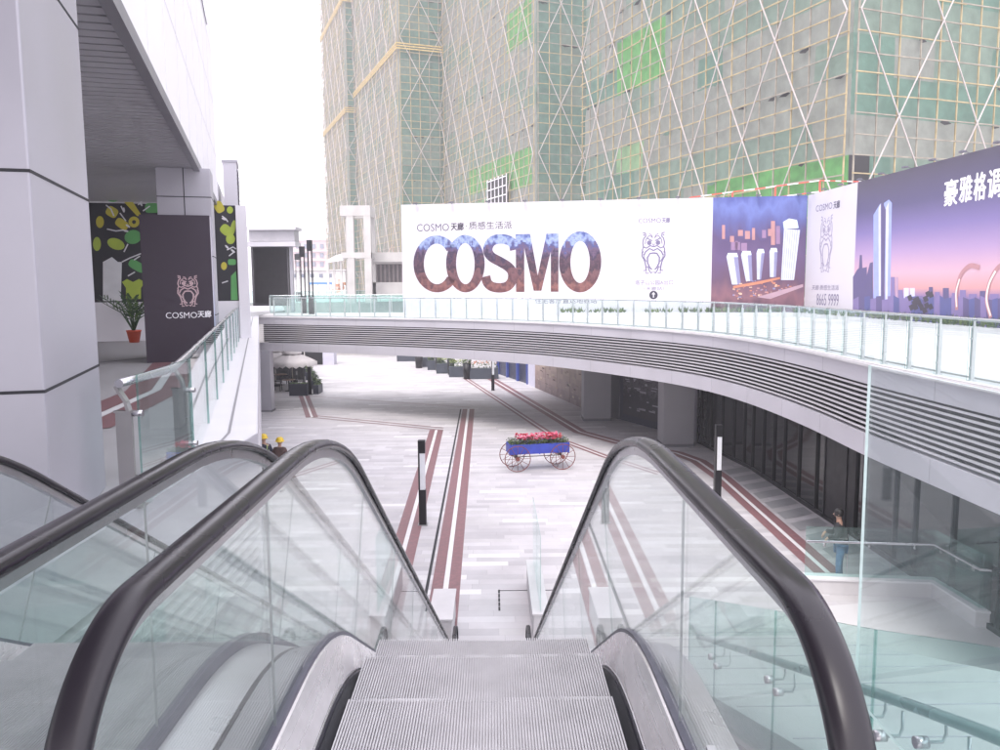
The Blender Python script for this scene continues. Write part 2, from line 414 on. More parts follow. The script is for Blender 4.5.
# light smoothing
for it in range(30):
    fc = [fc[0]] + [(fc[i-1]+fc[i]*2+fc[i+1])/4 for i in range(1, len(fc)-1)] + [fc[-1]]
EDGE = resample(fc, .6)
def off(pts, d):
    out = []
    for i in range(len(pts)):
        a = pts[max(i-1,0)]; b = pts[min(i+1,len(pts)-1)]; t = (b-a).normalized(); out.append(pts[i] + Vector((t.y,-t.x))*d)
    return out
ledge0 = EDGE[0].copy()
LX = lambda y: -2.45 - .285*(y-8.3) if y > 8.3 else -2.45
ledge0.x = LX(ledge0.y)
EDGE = [ledge0] + EDGE[1:]
# walking surface
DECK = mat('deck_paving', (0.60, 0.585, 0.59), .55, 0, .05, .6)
deck = MB()
rear = [(-13.2, 48.0), (-6, 47.4), (0, 47.6), (3.2, 49.4), (2.6, 62), (1.0, 80), (-60, 80), (-60, 150), (70, 150), (70, -3)]
outline = [(p.x, p.y) for p in off(EDGE, -.35)] + [(p[0], p[1]) for p in rear[::-1]]
deck.prism(outline, -.5, -.02, CONC, DECK)
dk = deck.build('upper_deck', DECK); tag(dk, 'pale paved upper terrace deck', kind='structure')

fb = thing('footbridge', 'curved silver footbridge with long louvred band across the plaza', 'footbridge', (EDGE[20].x, EDGE[20].y, -1.9))
m = MB(); m.strip(EDGE, [(0,LIP-.0),(0,LIP-.10),(-.45,LIP-.10),(-.45,LIP)], STONE); m.strip(EDGE, [(.03,LIP-.03),(.03,LIP-.085),(0.002,LIP-.085),(0.002,LIP-.03)], STONE)
m.build('coping', STONE, fb)
def bandz(z0, z1, name, mt, d=.0):
    q = MB(); q.strip(off(EDGE, d), [(0,z1),(0,z0),(-.25,z0),(-.25,z1)], mt)
    return q.build(name, mt, fb)
bandz(LIP-.44, LIP-.104, 'upper_band', PANEL2, -.04)
bandz(LIP-1.86, LIP-1.42, 'lower_band', PANEL2, -.02)
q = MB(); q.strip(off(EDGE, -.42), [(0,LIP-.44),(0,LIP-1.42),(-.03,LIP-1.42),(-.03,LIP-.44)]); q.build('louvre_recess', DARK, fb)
q = MB()
for i in range(9):
    z = LIP-.49-i*.104
    q.strip(off(EDGE, -.05), [(0,z),(0,z-.036),(-.03,z-.032),(-.03,z+.002)], SLAT)
q.build('louvres', SLAT, fb)
# panel joints on bands
P_ = off(EDGE, -.0); JOINTL = mat('joint_light', (.40,.39,.43), .6)
for i in range(2, len(P_)-1, 4):
    t = (P_[i+1]-P_[i-1]).normalized(); r = Vector((t.y,-t.x)); p = P_[i]
    for z0, z1, d in ((LIP-.44, LIP-.104, -.04), (LIP-1.86, LIP-1.42, -.02)):
        a = Vector((p.x+r.x*(d+.002), p.y+r.y*(d+.002), z0)); 
        q = MB(); q.bar((a.x,a.y,z0), (a.x,a.y,z1), .012, .004, JOINTL, up=(r.x,r.y,0)); q.build('panel_joint', JOINTL, fb)
# soffit below the bridge
q = MB(); q.prism([(p.x, p.y) for p in off(EDGE, -.25)] + [(p[0], p[1]) for p in [(3.2+30, -3)]] + [(34, 60)] + [(2.6,60),(3.2,49.4),(0,47.6),(-6,47.4),(-13.2,48.0)], LIP-1.85, LIP-1.75)
q.build('soffit', mat('bridge_soffit', (.42,.41,.42), .7), fb)
q = MB(); q.strip([Vector(p) for p in [(3.2,49.6),(0,47.8),(-6,47.6),(-13.2,48.2)]], [(0,LIP),(0,LIP-1.86),(-.2,LIP-1.86),(-.2,LIP)]); q.build('rear_fascia', PANEL2, fb)

# glass railing of the bridge
def railing(name, label, pts, zf, h, step, root_xy, group, panel_gap=.05, post_w=.055, glassm=G_RAIL, rail_r=.026, style='flat', side=1):
    rt = thing(name, label, 'railing', (root_xy[0], root_xy[1], zf), group)
    pp = resample(pts, step)
    top = MB(); top.tube([(p.x, p.y, zf+h) for p in resample(pts, .3)], rail_r, 8); top.build('top_rail', STEEL, rt)
    for i, p in enumerate(pp):
        a = pp[max(i-1,0)]; b = pp[min(i+1,len(pp)-1)]; t = (b-a).normalized(); r = Vector((t.y,-t.x))*side
        q = MB()
        q.bar((p.x,p.y,zf), (p.x,p.y,zf+h-.13), .05, post_w, None, up=(r.x,r.y,0))
        q.bar((p.x,p.y,zf+h-.14), (p.x-r.x*.0,p.y-r.y*.0,zf+h-.02), .018, .03, None, up=(r.x,r.y,0))
        q.bar((p.x+r.x*.05,p.y+r.y*.05,zf+h-.3), (p.x,p.y,zf+h-.3), .03, .03)
        q.bar((p.x+r.x*.05,p.y+r.y*.05,zf+.2), (p.x,p.y,zf+.2), .03, .03)
        q.box(p.x-.05,p.x+.05,p.y-.05,p.y+.05,zf,zf+.012)
        q.build('post', mat('post_silver',(.60,.59,.60),.35,.4), rt)
        if i < len(pp)-1:
            c = pp[i+1]; tt = (c-p).normalized(); rr = Vector((tt.y,-tt.x))*side*.06
            A = Vector((p.x,p.y)) + tt*panel_gap*.5 + rr; B = Vector((c.x,c.y)) - tt*panel_gap*.5 + rr
            q = MB(); q.bar((A.x,A.y,zf+h*.5-.0), (B.x,B.y,zf+h*.5-.0), .012, h*1.02, None)
            ob = q.build('glass_panel', glassm, rt)
            ob.data.materials.append(G_EDGE)
            for pl in ob.data.polygons:
                if pl.area < (h*.03): pl.material_index = 1
    return rt
EL = off(EDGE, -.14)
railing('glass_railing', 'long curved glass railing with steel posts along the near edge of the footbridge', EL[1:-2], LIP, .97, .93, (EL[20].x, EL[20].y), 'glass railings of the upper terrace')
railing('glass_railing', 'glass railing along the far edge of the footbridge, behind the three black poles', [Vector(p) for p in [(-13.0,47.7),(-6,47.1),(-.5,47.3)]], LIP, 1.05, 1.2, (-6,51.6), 'glass railings of the upper terrace', glassm=G_TEAL)
railing('glass_railing', 'farthest teal glass railing, in front of the concrete frame tower', [Vector(p) for p in [(-30,79),(-16,78.6),(0,78.2)]], -.02, 1.1, 1.6, (-16,78.6), 'glass railings of the upper terrace', glassm=G_TEAL)

# ------------------------------------------------------------------ left terrace deck
ld = MB()
outl = [(-2.45,-3),(-2.45,8.3)] + [(LX(y), y) for y in (12, 20, 30, 40, ledge0.y)] + [(-13.6, 53.5), (-17, 66), (-45, 60), (-45, -3)]
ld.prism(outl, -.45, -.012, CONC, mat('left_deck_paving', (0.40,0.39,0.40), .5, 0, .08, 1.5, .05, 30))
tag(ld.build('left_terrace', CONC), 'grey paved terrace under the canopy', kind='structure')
# ledge coping: bright stone strip outside the glass
lg = MB()
RX = lambda y: -2.5 - .285*(y-6.5) if y > 6.5 else -2.5
ys = [6.5, 8.3, 12, 16, 20, 25, 30, 36, 42]
COPE = mat('white_coping', (0.74, 0.73, 0.75), .45, 0, .04, 2)
vs = []
for y in ys: vs += [(RX(y)-.05, y, .002), (LX(y)+.0, y, .002)]
lg.add(vs, [(2*i,2*i+1,2*i+3,2*i+2) for i in range(len(ys)-1)], COPE)
for w0, w1, mt in ((.30,.335,mat('coping_groove',(.3,.29,.31),.6)),):
    vs = []
    for y in ys: x = LX(y)-w0*1.0 if y > 8 else LX(y)-.02; vs += [(x,y,.006),(x+.03,y,.006)]
    lg.add(vs, [(2*i,2*i+1,2*i+3,2*i+2) for i in range(len(ys)-1)], mt)
tag(lg.build('ledge_paving', COPE), 'white stone ledge along the left terrace', kind='structure')
fs_ = thing('terrace_fascia', 'silver louvred fascia under the left terrace ledge beside the escalators', 'fascia', (-2.45, 8.3, -1.9))
Lp = [Vector((LX(y)+.012, y)) for y in (-1, 3, 8.3)] + [Vector((LX(y)+.012, y)) for y in (14, 22, 32, 43.0)]
for nm, z0, z1, mt, d in (('upper_band', -.44, .0, PANEL2, 0), ('lower_band', -1.88, -1.44, PANEL2, 0)):
    q = MB(); q.strip(Lp, [(d,z1),(d,z0),(d-.2,z0),(d-.2,z1)]); q.build(nm, mt, fs_)
q = MB()
for i in range(9):
    z = -.52-i*.104; q.strip(Lp, [(-.02,z),(-.02,z-.034),(-.12,z-.006),(-.12,z+.028)])
q.build('louvres', SLAT, fs_)
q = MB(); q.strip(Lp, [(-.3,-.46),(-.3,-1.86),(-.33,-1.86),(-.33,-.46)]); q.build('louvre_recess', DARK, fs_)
# deck stripes in dark red on the left terrace
ls = MB()
pa = [Pz(60,450,-.01), Pz(150,405,-.01), Pz(185,385,-.01), Pz(235,362,-.01)]
pa = [Vector((-7.0,6.6)), Vector((-4.6,8.9)), Vector((-5.0,12)), Vector((-7.6,20))]
for o0, o1, mt in ((-.42,-.07,REDPAVE),(-.06,.06,WHITEPAVE),(.07,.42,REDPAVE)): ribbon(ls, pa, o0, o1, -.006, mt)
ribbon(ls, [Vector((-12,9)), Vector((-7.0,18.5))], -.03, .03, -.004, JOINT)
tag(ls.build('terrace_stripes', REDPAVE), 'dark red stripes in the left terrace paving', kind='structure')

# left railing: heavy end posts with glass
rt = thing('glass_railing', 'near left glass railing with stainless handrail along the white ledge', 'railing', (-2.5, 5.5, 0), 'glass railings of the upper terrace')
lpts = [Vector((-2.52,5.45)), Vector((-2.55,6.45))] + [Vector((RX(y)-.06, y)) for y in (7.2, 12, 20, 28, 36, 41.5)]
ZR = .86
q = MB(); q.tube([(p.x,p.y,ZR) for p in resample(lpts, .25)], .03, 12); q.build('top_rail', STEEL, rt)
POSTM = mat('post_steel', (0.40,0.385,0.38), .38, .6, .06)
pos = [Vector((-2.52,5.5)), Vector((-2.62,6.75))] + resample([Vector((RX(y)-.06, y)) for y in (8.9, 41.5)], 2.0)
for i, p in enumerate(pos):
    q = MB()
    w = .11 if i < 2 else .06
    q.box(p.x-w/2, p.x+w/2, p.y-.012, p.y+.012, 0, ZR-.19)
    q.box(p.x-w/2-.01, p.x+w/2+.01, p.y-.018, p.y+.018, ZR-.205, ZR-.19)
    # curved bracket leaning to the handrail
    arc = [Vector((p.x+w*.35, p.y, ZR-.2)), Vector((p.x+w*.2, p.y, ZR-.13)), Vector((p.x-.02, p.y, ZR-.06)), Vector((p.x-.04, p.y, ZR-.02))]
    for a, b in zip(arc[:-1], arc[1:]): q.bar(a, b, .02, .055, None, up=(0,1,0))
    q.box(p.x-w, p.x+w, p.y-.06, p.y+.06, 0, .014)
    q.build('post', POSTM, rt)
    nx = pos[i+1] if i+1 < len(pos) else None
    if nx is not None:
        q = MB(); a = p+Vector((.09,.02)); b = nx+Vector((.09,-.02))
        q.bar((a.x,a.y,.45), (b.x,b.y,.45), .014, .92)
        ob = q.build('glass_panel', G_RAIL, rt); ob.data.materials.append(G_EDGE)
        for pl in ob.data.polygons:
            if pl.area < .04: pl.material_index = 1
# small disc fixings
for p in pos[:2]:
    for zc in (ZR-.21, .2):
        q = MB(); q.tube([(p.x+.06,p.y,zc),(p.x+.13,p.y,zc)], .022, 12); q.build('glass_clamp', STEEL, rt)

# ------------------------------------------------------------------ escalators
XC = -.055
Y0, R0, ANG = 2.66, 1.65, rad(30)
R1 = 1.5; DROP = 5.2
def base_path():
    P = []
    for y in (1.35, 1.8, 2.3): P.append((y, 0, 0, 1))
    n = 10
    for i in range(n+1):
        a = ANG*i/n; P.append((Y0+R0*math.sin(a), -R0+R0*math.cos(a), math.sin(a), math.cos(a)))
    ye = Y0+R0*math.sin(ANG); ze = -R0+R0*math.cos(ANG)
    d1 = R1*(1-math.cos(ANG)); lin = DROP-d1+ze; run = lin/math.tan(ANG)
    for i in range(1, 8): t = i/8; P.append((ye+run*t, ze-lin*t, math.sin(ANG), math.cos(ANG)))
    yb = ye+run+R1*math.sin(ANG)
    for i in range(n+1):
        a = ANG*(1-i/n); P.append((yb-R1*math.sin(a), -DROP+R1*(1-math.cos(a)), math.sin(a), math.cos(a)))
    P.append((yb+.5, -DROP, 0, 1)); P.append((YE, -DROP, 0, 1))
    return P
YE = 13.75
BP = base_path()
def zpath(y):
    for a, b in zip(BP[:-1], BP[1:]):
        if a[0] <= y <= b[0]: t = (y-a[0])/(b[0]-a[0]+1e-9); return a[1]+(b[1]-a[1])*t
    return 0 if y < 2 else -DROP
def zstep(y):
    ys_, rs_ = 2.74, 1.95
    if y <= ys_: z = 0
    elif y <= ys_+rs_*.5: z = -rs_+math.sqrt(rs_*rs_-(y-ys_)**2)
    else: z = -rs_*(1-math.cos(ANG))-(y-ys_-rs_*.5)*math.tan(ANG)
    if y < 5.5: return z
    k = min(1, (y-5.5)/3); return zpath(y) + (1-k)*.07
def make_escalator():
    e = thing('escalator', 'central escalator with grey ribbed steps running down to the plaza', 'escalator', (XC, 1.35, 0), 'escalators going down side by side')
    HH = .93; RN = .34
    for s in (-1, 1):
        xs = XC + s*.62
        # handrail path (offset) with newels
        hp = [(y+ny*HH, z+nz*HH, ny, nz) for (y,z,ny,nz) in BP if y+ny*HH > 1.6 and y < YE-.35]
        cy0, cz0 = 1.495, HH-RN
        start = [(cy0-RN*math.sin(rad(a)), cz0+RN*math.cos(rad(a)), -math.sin(rad(a)), math.cos(rad(a))) for a in range(180, -1, -5)]
        start = [(2.0, cz0-RN, 0, -1)] + start
        cy1, cz1 = YE-.55, -DROP+HH-RN
        end = [(cy1+RN*math.sin(rad(a)), cz1+RN*math.cos(rad(a)), math.sin(rad(a)), math.cos(rad(a))) for a in range(0, 181, 10)]
        end = [q for q in end] + [(YE-.9, cz1-RN, 0, -1)]
        full = start + [q for q in hp if q[0] < cy1] + end
        w, t = .0355, .018
        cs = [(-w,-t*.7),(-w*1.02,0),(-w*.85,t*.75),(-w*.45,t*1.08),(0,t*1.15),(w*.45,t*1.08),(w*.85,t*.75),(w*1.02,0),(w,-t*.7),(w*.6,-t),(w*.55,-t*.4),(-w*.55,-t*.4),(-w*.6,-t)]
        q = MB(); q.sweepYZ(full, cs, RUBBER, True, x0=xs); q.build('handrail', RUBBER, e)
        q = MB(); q.sweepYZ([(a-c*.03, b-d*.03, c, d) for a,b,c,d in full], [(-.016,-.02),(.016,-.02),(.016,.014),(-.016,.014)], STEEL, x0=xs); q.build('handrail_guide', STEEL, e)
        # glass: cut in panels along the path
        lo, hi = .13, HH-.045
        g0 = MB()
        pts = [(cy0-(RN-.045)*math.sin(rad(a)), cz0+(RN-.045)*math.cos(rad(a))) for a in range(0, 181, 12)] + [(1.68, .13), (2.35, .13), (2.35, hi)]
        vs = [(xs-.006, a, b) for a,b in pts] + [(xs+.006, a, b) for a,b in pts]; n = len(pts)
        g0.add(vs, [tuple(range(n)), tuple(range(n,2*n))[::-1]], G_ESC)
        g0.add(vs, [(i,(i+1)%n,n+(i+1)%n,n+i) for i in range(n)], G_ESC)
        g0.build('glass_panel', G_ESC, e)
        dense = []
        for a, b in zip(BP[:-1], BP[1:]):
            k = max(1, int((b[0]-a[0])/.15)) if abs(a[2]-b[2]) < 1e-6 else 1
            for i in range(k): t = i/k; dense.append(tuple(a[j]+(b[j]-a[j])*t for j in range(4)))
        dense.append(BP[-1])
        cur = [d for d in dense if d[0] > 2.36]; seg = [(2.358, 0, 0, 1)]; acc = 0
        cuts = []
        for d in cur:
            if d[0] > YE-.55: break
            acc += math.hypot(d[0]-seg[-1][0], d[1]-seg[-1][1]); seg.append(d)
            if acc >= 1.2: cuts.append(seg); seg = [d]; acc = 0
        if len(seg) > 1: cuts.append(seg)
        for sg in cuts:
            a, b = sg[0], sg[-1]; L_ = .004/ max(.01, math.hypot(b[0]-a[0], b[1]-a[1]))
            sg = [(a[0]+.004, a[1]-(.0023 if a[2] > .4 else 0), a[2], a[3])] + sg[1:-1] + [(b[0]-.004, b[1]+(.0023 if b[2] > .4 else 0), b[2], b[3])]
            g1 = MB(); n = len(sg)
            vs = [(xs-.006, y+ny*lo, z+nz*lo) for y,z,ny,nz in sg] + [(xs-.006, y+ny*hi, z+nz*hi) for y,z,ny,nz in sg] + \
                 [(xs+.006, y+ny*lo, z+nz*lo) for y,z,ny,nz in sg] + [(xs+.006, y+ny*hi, z+nz*hi) for y,z,ny,nz in sg]
            g1.add(vs, [(i,i+1,n+i+1,n+i) for i in range(n-1)] + [(2*n+i,3*n+i,3*n+i+1,2*n+i+1) for i in range(n-1)], G_ESC)
            g1.add(vs, [(0,n,3*n,2*n),(n-1,2*n-1,4*n-1,3*n-1)], G_ESC); g1.add(vs, [(n+i,n+i+1,3*n+i+1,3*n+i) for i in range(n-1)], G_EDGE)
            g1.build('glass_panel', G_ESC, e)
            g1 = MB(); y,z,ny,nz = a; g1.add([(xs-.004,y+ny*lo,z+nz*lo),(xs+.004,y+ny*lo,z+nz*lo),(xs+.004,y+ny*hi,z+nz*hi),(xs-.004,y+ny*hi,z+nz*hi)],[(0,1,2,3)],STEELD); g1.build('glass_joint', STEELD, e)
        # lower end of the glass
        g2 = MB(); yl = cuts[-1][-1][0]
        pts = [(cy1+(RN-.045)*math.sin(rad(a)), cz1+(RN-.045)*math.cos(rad(a))) for a in range(0, 181, 12)] + [(yl+.006, -DROP+.13), (yl+.006, -DROP+hi)]
        vs = [(xs-.006, a, b) for a,b in pts] + [(xs+.006, a, b) for a,b in pts]; n = len(pts)
        g2.add(vs, [tuple(range(n)), tuple(range(n,2*n))[::-1]], G_ESC); g2.build('glass_panel', G_ESC, e)
        # black seal at the glass foot, inner deck, skirt, outer deck
        q = MB(); q.sweepYZ(dense, [(-.016,.105),(.016,.105),(.016,.165),(-.016,.165)], x0=xs); q.build('glass_seal', mat('seal_rubber',(.10,.095,.13),.35,.2), e)
        q = MB(); q.sweepYZ(dense, [(-s*.016,.15),(-s*.016,.08),(-s*.078,-.005),(-s*.085,.0),(-s*.082,.014),(-s*.066,.05),(-s*.045,.10),(-s*.024,.147)], x0=xs); q.build('inner_deck', BRUSHED, e)
        q = MB(); q.sweepYZ(dense, [(-s*.083,.016),(-s*.089,.018),(-s*.092,.010),(-s*.086,.004)], STEEL, True, x0=xs); q.build('edge_bead', STEEL, e)
        q = MB(); q.sweepYZ(dense, [(-s*.088,.008),(-s*.088,-.12),(-s*.128,-.12),(-s*.128,-.03),(-s*.094,.006)], x0=xs); q.build('skirt', mat('skirt_black',(.03,.028,.04),.3,.3), e)
        q = MB(); 
        bd = [d for d in dense if d[0] > 2.0 and d[0] < YE-.8]
        q.sweepYZ(bd, [(-s*.100,.004),(-s*.100,-.02),(-s*.134,-.03),(-s*.134,-.02)], x0=xs); q.build('brush', BRUSH, e)
        q = MB(); q.sweepYZ(dense, [(s*.018,.12),(s*.17,.10),(s*.17,-.02),(s*.165,-.02),(s*.165,.085),(s*.018,.10)], x0=xs); q.build('outer_deck', mat('outer_deck_metal',(.55,.54,.56),.3,.7,.05), e)
        q = MB(); q.sweepYZ(dense, [(s*.162,.08),(s*.162,-.85),(s*.152,-.85),(s*.152,.08)], x0=xs); q.build('side_cladding', PANEL, e)
    q = MB(); q.sweepYZ([d for d in BP], [(-.76,-.84),(.76,-.84),(.76,-.86),(-.76,-.86)], x0=XC); q.build('underside_cladding', PANEL, e)
    # landing plates and combs
    q = MB(); q.box(XC-.52, XC+.52, 1.2, 1.83, -.06, -.001); q.build('landing_plate', STEELD, e)
    q = MB()
    for i in range(52): x = XC-.5+.0096+i*.0193; q.box(x-.003, x+.003, 1.83, 2.04, -.012, .004)
    q.box(XC-.52, XC+.52, 1.83, 1.95, -.03, .002); q.build('comb_plate', STEEL, e)
    q = MB(); q.box(XC-.52, XC+.52, YE-.95, YE+.4, -DROP-.0, -DROP+.012); q.build('landing_plate', STEELD, e)
    # step prototype: ribbed tread and riser
    st = MB(); D_ = .40; sx0 = XC; sy0, sz0 = 2.03, 0.0
    def make_step(y, z):
        st = MB(); n = 96; p = .97/n
        st.box(XC-.485, XC+.485, y, y+D_-.006, z-.03, z-.011)
        for i in range(n):
            x = XC-.485+(i+.22)*p
            st.box(x, x+p*.52, y, y+D_-.004, z-.011, z)
        # riser below the front nosing
        for i in range(n):
            x = XC-.485+(i+.22)*p
            st.add([(x,y+D_-.004,z),(x+p*.52,y+D_-.004,z),(x+p*.52,y+D_-.02,z-.24),(x,y+D_-.02,z-.24)], [(0,1,2,3)])
        st.add([(XC-.485,y+D_-.014,z-.01),(XC+.485,y+D_-.014,z-.01),(XC+.485,y+D_-.03,z-.24),(XC-.485,y+D_-.03,z-.24)], [(0,1,2,3)])
        # raised safety line in the middle
        return st.build('step', STEPM, e)
    k = 0; first = None
    while 2.03+.4*k < YE-1.0:
        y = 2.03+.4*k; z = zstep(y+.22)
        if k < 1: z = 0
        if first is None: first = make_step(0+y, 0); fy = y
        else:
            c = first.copy(); COL.objects.link(c); c.parent = e; c.location = (0, y-fy, z)
        k += 1
    return e
esc = make_escalator()
esc2 = copy_tree(esc, None, (XC-1.60, 1.35, 0), 'left hand escalator beside the silver column and the terrace railing')
# slab of the landing where the viewer stands
q = MB(); q.box(-8, 1.95, -3, 1.36, -.45, -.004); tag(q.build('landing_floor', mat('landing_stone',(.42,.41,.42),.5)), 'upper landing floor', kind='structure')
# infill between both escalators
# ------------------------------------------------------------------ plinths with glass near the escalator foot
def plinth(x0, x1, y0, y1, h, label, gh=.0, glass_side=None, group='stone plinths at the escalator foot'):
    r = thing('stone_plinth', label, 'plinth', ((x0+x1)/2, (y0+y1)/2, PZ), group)
    q = MB(); q.box(x0, x1, y0, y1, PZ, PZ+h); q.build('plinth_body', STONE, r, bevel=.01)
    q = MB(); q.box(x0-.02, x1+.02, y0-.02, y1+.02, PZ+h, PZ+h+.04); q.build('plinth_cap', STONE, r, bevel=.006)
    if gh:
        y = y0+.1; 
        while y < y1-.2:
            q = MB(); q.box((x0+x1)/2-.006, (x0+x1)/2+.006, y, min(y+1.4, y1-.1), PZ+h+.04, PZ+h+gh); q.build('glass_panel', G_TEAL, r); y += 1.42
    return r
plinth(.72, 1.0, 14.6, 17.6, .55, 'low stone plinth with glass panels right of the escalator foot', 1.5)
plinth(-1.22, -.80, 14.4, 15.9, .55, 'low stone plinth left of the escalator foot, seen through the glass')
# ------------------------------------------------------------------ stair at the right with its glass rail
stair = thing('ramp', 'pale stone ramp going down behind the teal glass balustrade at lower right', 'ramp', (3.6, 15.5, PZ))
ys0, zs0 = 1.5, -.55
q = MB(); ST = mat('stair_stone', (0.52,0.52,0.52), .55, 0, .05, 3)
ry0, rz0, ry1, rz1 = 2.0, -.45, 15.2, -5.19
q.add([(2.0,ry0,rz0),(5.6,ry0,rz0),(5.6,ry1,rz1),(2.0,ry1,rz1),(2.0,ry0,rz0-.4),(5.6,ry0,rz0-.4),(5.6,ry1,rz1-.4),(2.0,ry1,rz1-.4)], [(0,1,2,3),(7,6,5,4),(0,4,5,1),(1,5,6,2),(2,6,7,3),(3,7,4,0)], ST)
q.build('slab', ST, stair)
for i in range(10):
    t = (i+.6)/10.5; y = ry0+(ry1-ry0)*t; z = rz0+(rz1-rz0)*t+.004
    q = MB(); q.box(2.05,5.55,y,y+.012,z-.02,z+.002,JOINTL); q.build('joint', None, stair)
rt = thing('stair_balustrade', 'curved teal glass balustrade with grey pipe handrail descending along the ramp at lower right', 'balustrade', (1.95, 9, -3))
X_ = 1.95
def onx(px, py):
    d = ray(px, py); t = X_/d.x; return CAM + d*t
T = [onx(1060,662), onx(1000,648), onx(940,638.5), onx(876,629.5), onx(820,619), onx(776,610.5), onx(725,602), onx(690,596.5)]
T = [(p.y, p.z) for p in T]
Hd = [onx(1060,770), onx(1000,744), onx(940,720), onx(870,694), onx(776,663), onx(700,638)]
Hd = [(p.y, p.z) for p in Hd]
def interp(L_, y):
    L2 = sorted(L_)
    if y <= L2[0][0]: a, b = L2[0], L2[1]
    elif y >= L2[-1][0]: a, b = L2[-2], L2[-1]
    else:
        for a, b in zip(L2[:-1], L2[1:]):
            if a[0] <= y <= b[0]: break
    t = (y-a[0])/(b[0]-a[0]); return a[1]+(b[1]-a[1])*t
Tb = bez(sorted(T), 6)
ycuts = [2.05, onx(876,629).y, onx(776,610).y, onx(716,600).y, T[-1][0]]
for a, b in zip(ycuts[:-1], ycuts[1:]):
    g1 = MB(); N_ = 8; yy = [a+.006+(b-a-.012)*i/N_ for i in range(N_+1)]
    zt = [interp([(p.x,p.y) for p in Tb], y) for y in yy]
    zb = [interp([(p.x,p.y) for p in Tb], y)-1.15 for y in yy]
    vs = [(X_-.007,y,z) for y,z in zip(yy,zb)]+[(X_-.007,y,z) for y,z in zip(yy,zt)]+[(X_+.007,y,z) for y,z in zip(yy,zb)]+[(X_+.007,y,z) for y,z in zip(yy,zt)]
    n = N_+1
    g1.add(vs, [(i,i+1,n+i+1,n+i) for i in range(N_)]+[(2*n+i,3*n+i,3*n+i+1,2*n+i+1) for i in range(N_)], G_TEAL)
    g1.add(vs, [(n+i,n+i+1,3*n+i+1,3*n+i) for i in range(N_)]+[(0,n,3*n,2*n),(n-1,3*n-1,4*n-1,2*n-1)], G_EDGE)
    g1.build('glass_panel', G_TEAL, rt)
q = MB(); yy = [2.1+i*(T[-1][0]-2.1)/14 for i in range(15)]
q.tube([(X_+.10, y, interp(Hd, y)-.02) for y in yy], .03, 12); q.build('handrail', mat('pipe_grey',(.33,.42,.42),.3,.6), rt)
for yc in ycuts[1:-1] + [(ycuts[0]+ycuts[1])/2+.4]:
    for d in (-.09, .09):
        z = interp(Hd, yc)
        q = MB(); q.tube([(X_-.03,yc+d,z-.17),(X_+.03,yc+d,z-.17)], .028, 14)
        q.tube([(X_+.02,yc+d,z-.17),(X_+.10,yc+d,z-.17),(X_+.115,yc+d,z-.13),(X_+.11,yc+d,z-.04)], .008, 8)
        q.build('bracket', STEEL, rt)
q = MB(); q.sweepYZ([(y, interp(T, y)-1.25, 0, 1) for y in yy], [(-.06,-.12),(.06,-.12),(.06,.14),(-.06,.14)], x0=X_); q.build('base_shoe', STEELD, rt)
# tall guard glass at the edge of the landing
gd = thing('guard_glass', 'tall clear glass guard panel with a bright vertical edge at the right', 'glass panel', (1.93, 3.0, 0))
xg = 1.925
a = ray(870, 365); yg = CAM + a*(xg/a.x)
q = MB(); vs = [(xg-.008,1.36,-.7),(xg-.008,yg.y,-.7),(xg-.008,yg.y,yg.z),(xg-.008,1.36,yg.z),(xg+.008,1.36,-.7),(xg+.008,yg.y,-.7),(xg+.008,yg.y,yg.z),(xg+.008,1.36,yg.z)]
GG = glass('guard_tint', (0.945,0.975,0.975), film=.05, filmcol=(.72,.82,.85))
GE2 = mat('pale_glass_edge', (0.62,0.72,0.70), .25)
q.add(vs, [(0,1,2,3),(7,6,5,4)], GG); q.add(vs, [(1,5,6,2),(3,2,6,7),(0,4,5,1),(0,3,7,4)], GE2); q.build('pane', GG, gd)
q = MB(); q.box(xg-.05,xg+.05,1.2,1.36,-.2,.12); q.build('floor_clamp', STEEL, gd)

# stair surround on the plaza: kerb + glass + steel handrail (bent)
kr = thing('glass_balustrade', 'bent glass balustrade with steel handrail on a pale kerb in front of the standing person', 'balustrade', (7, 16.5, PZ))
ZK = -4.85
K_ = [Pz(806,578,ZK), Pz(932,582,ZK), Pz(976,610,ZK), Pz(1060,618,ZK)]
K2 = [Vector((p.x,p.y)) for p in K_]
q = MB(); q.strip(K2, [(.0,ZK-.04),(.0,PZ),(-.32,PZ),(-.32,ZK-.04)]); q.build('kerb', STONE, kr)
q = MB(); q.strip(K2, [(.03,ZK),(.03,ZK-.04),(-.35,ZK-.04),(-.35,ZK)]); q.build('kerb_coping', COPE, kr)
def between(a, b, n): return [a+(b-a)*i/n for i in range(n+1)]
G2 = off(K2, -.16)
for (a, b, n) in ((G2[0],G2[1],3),(G2[1],G2[2],1),(G2[2],G2[3],2)):
    L2 = between(a, b, n)
    for c, d in zip(L2[:-1], L2[1:]):
        t = (d-c).normalized()*.01
        q = MB(); q.bar((c.x+t.x,c.y+t.y,ZK+.55), (d.x-t.x,d.y-t.y,ZK+.55), .016, 1.1)
        ob = q.build('glass_panel', G_TEAL, kr); ob.data.materials.append(G_EDGE)
        for pl in ob.data.polygons:
            if pl.area < .06: pl.material_index = 1
        h = (c+d)/2
H2 = off(K2, -.06)
q = MB(); q.tube([(p.x,p.y,ZK+.80) for p in H2], .028, 10); q.build('handrail', STEEL, kr)
for i in range(3):
    for t in (.15,.5,.85):
        p = H2[i]+(H2[i+1]-H2[i])*t; g_ = G2[i]+(G2[i+1]-G2[i])*t
        q = MB(); q.tube([(p.x,p.y,ZK+.79),(p.x,p.y,ZK+.70),(g_.x,g_.y,ZK+.70)], .009, 6); q.lathe((g_.x,g_.y,ZK+.67), [(0,0),(.03,0),(.03,.06),(0,.06)], 10); q.build('bracket', STEEL, kr)

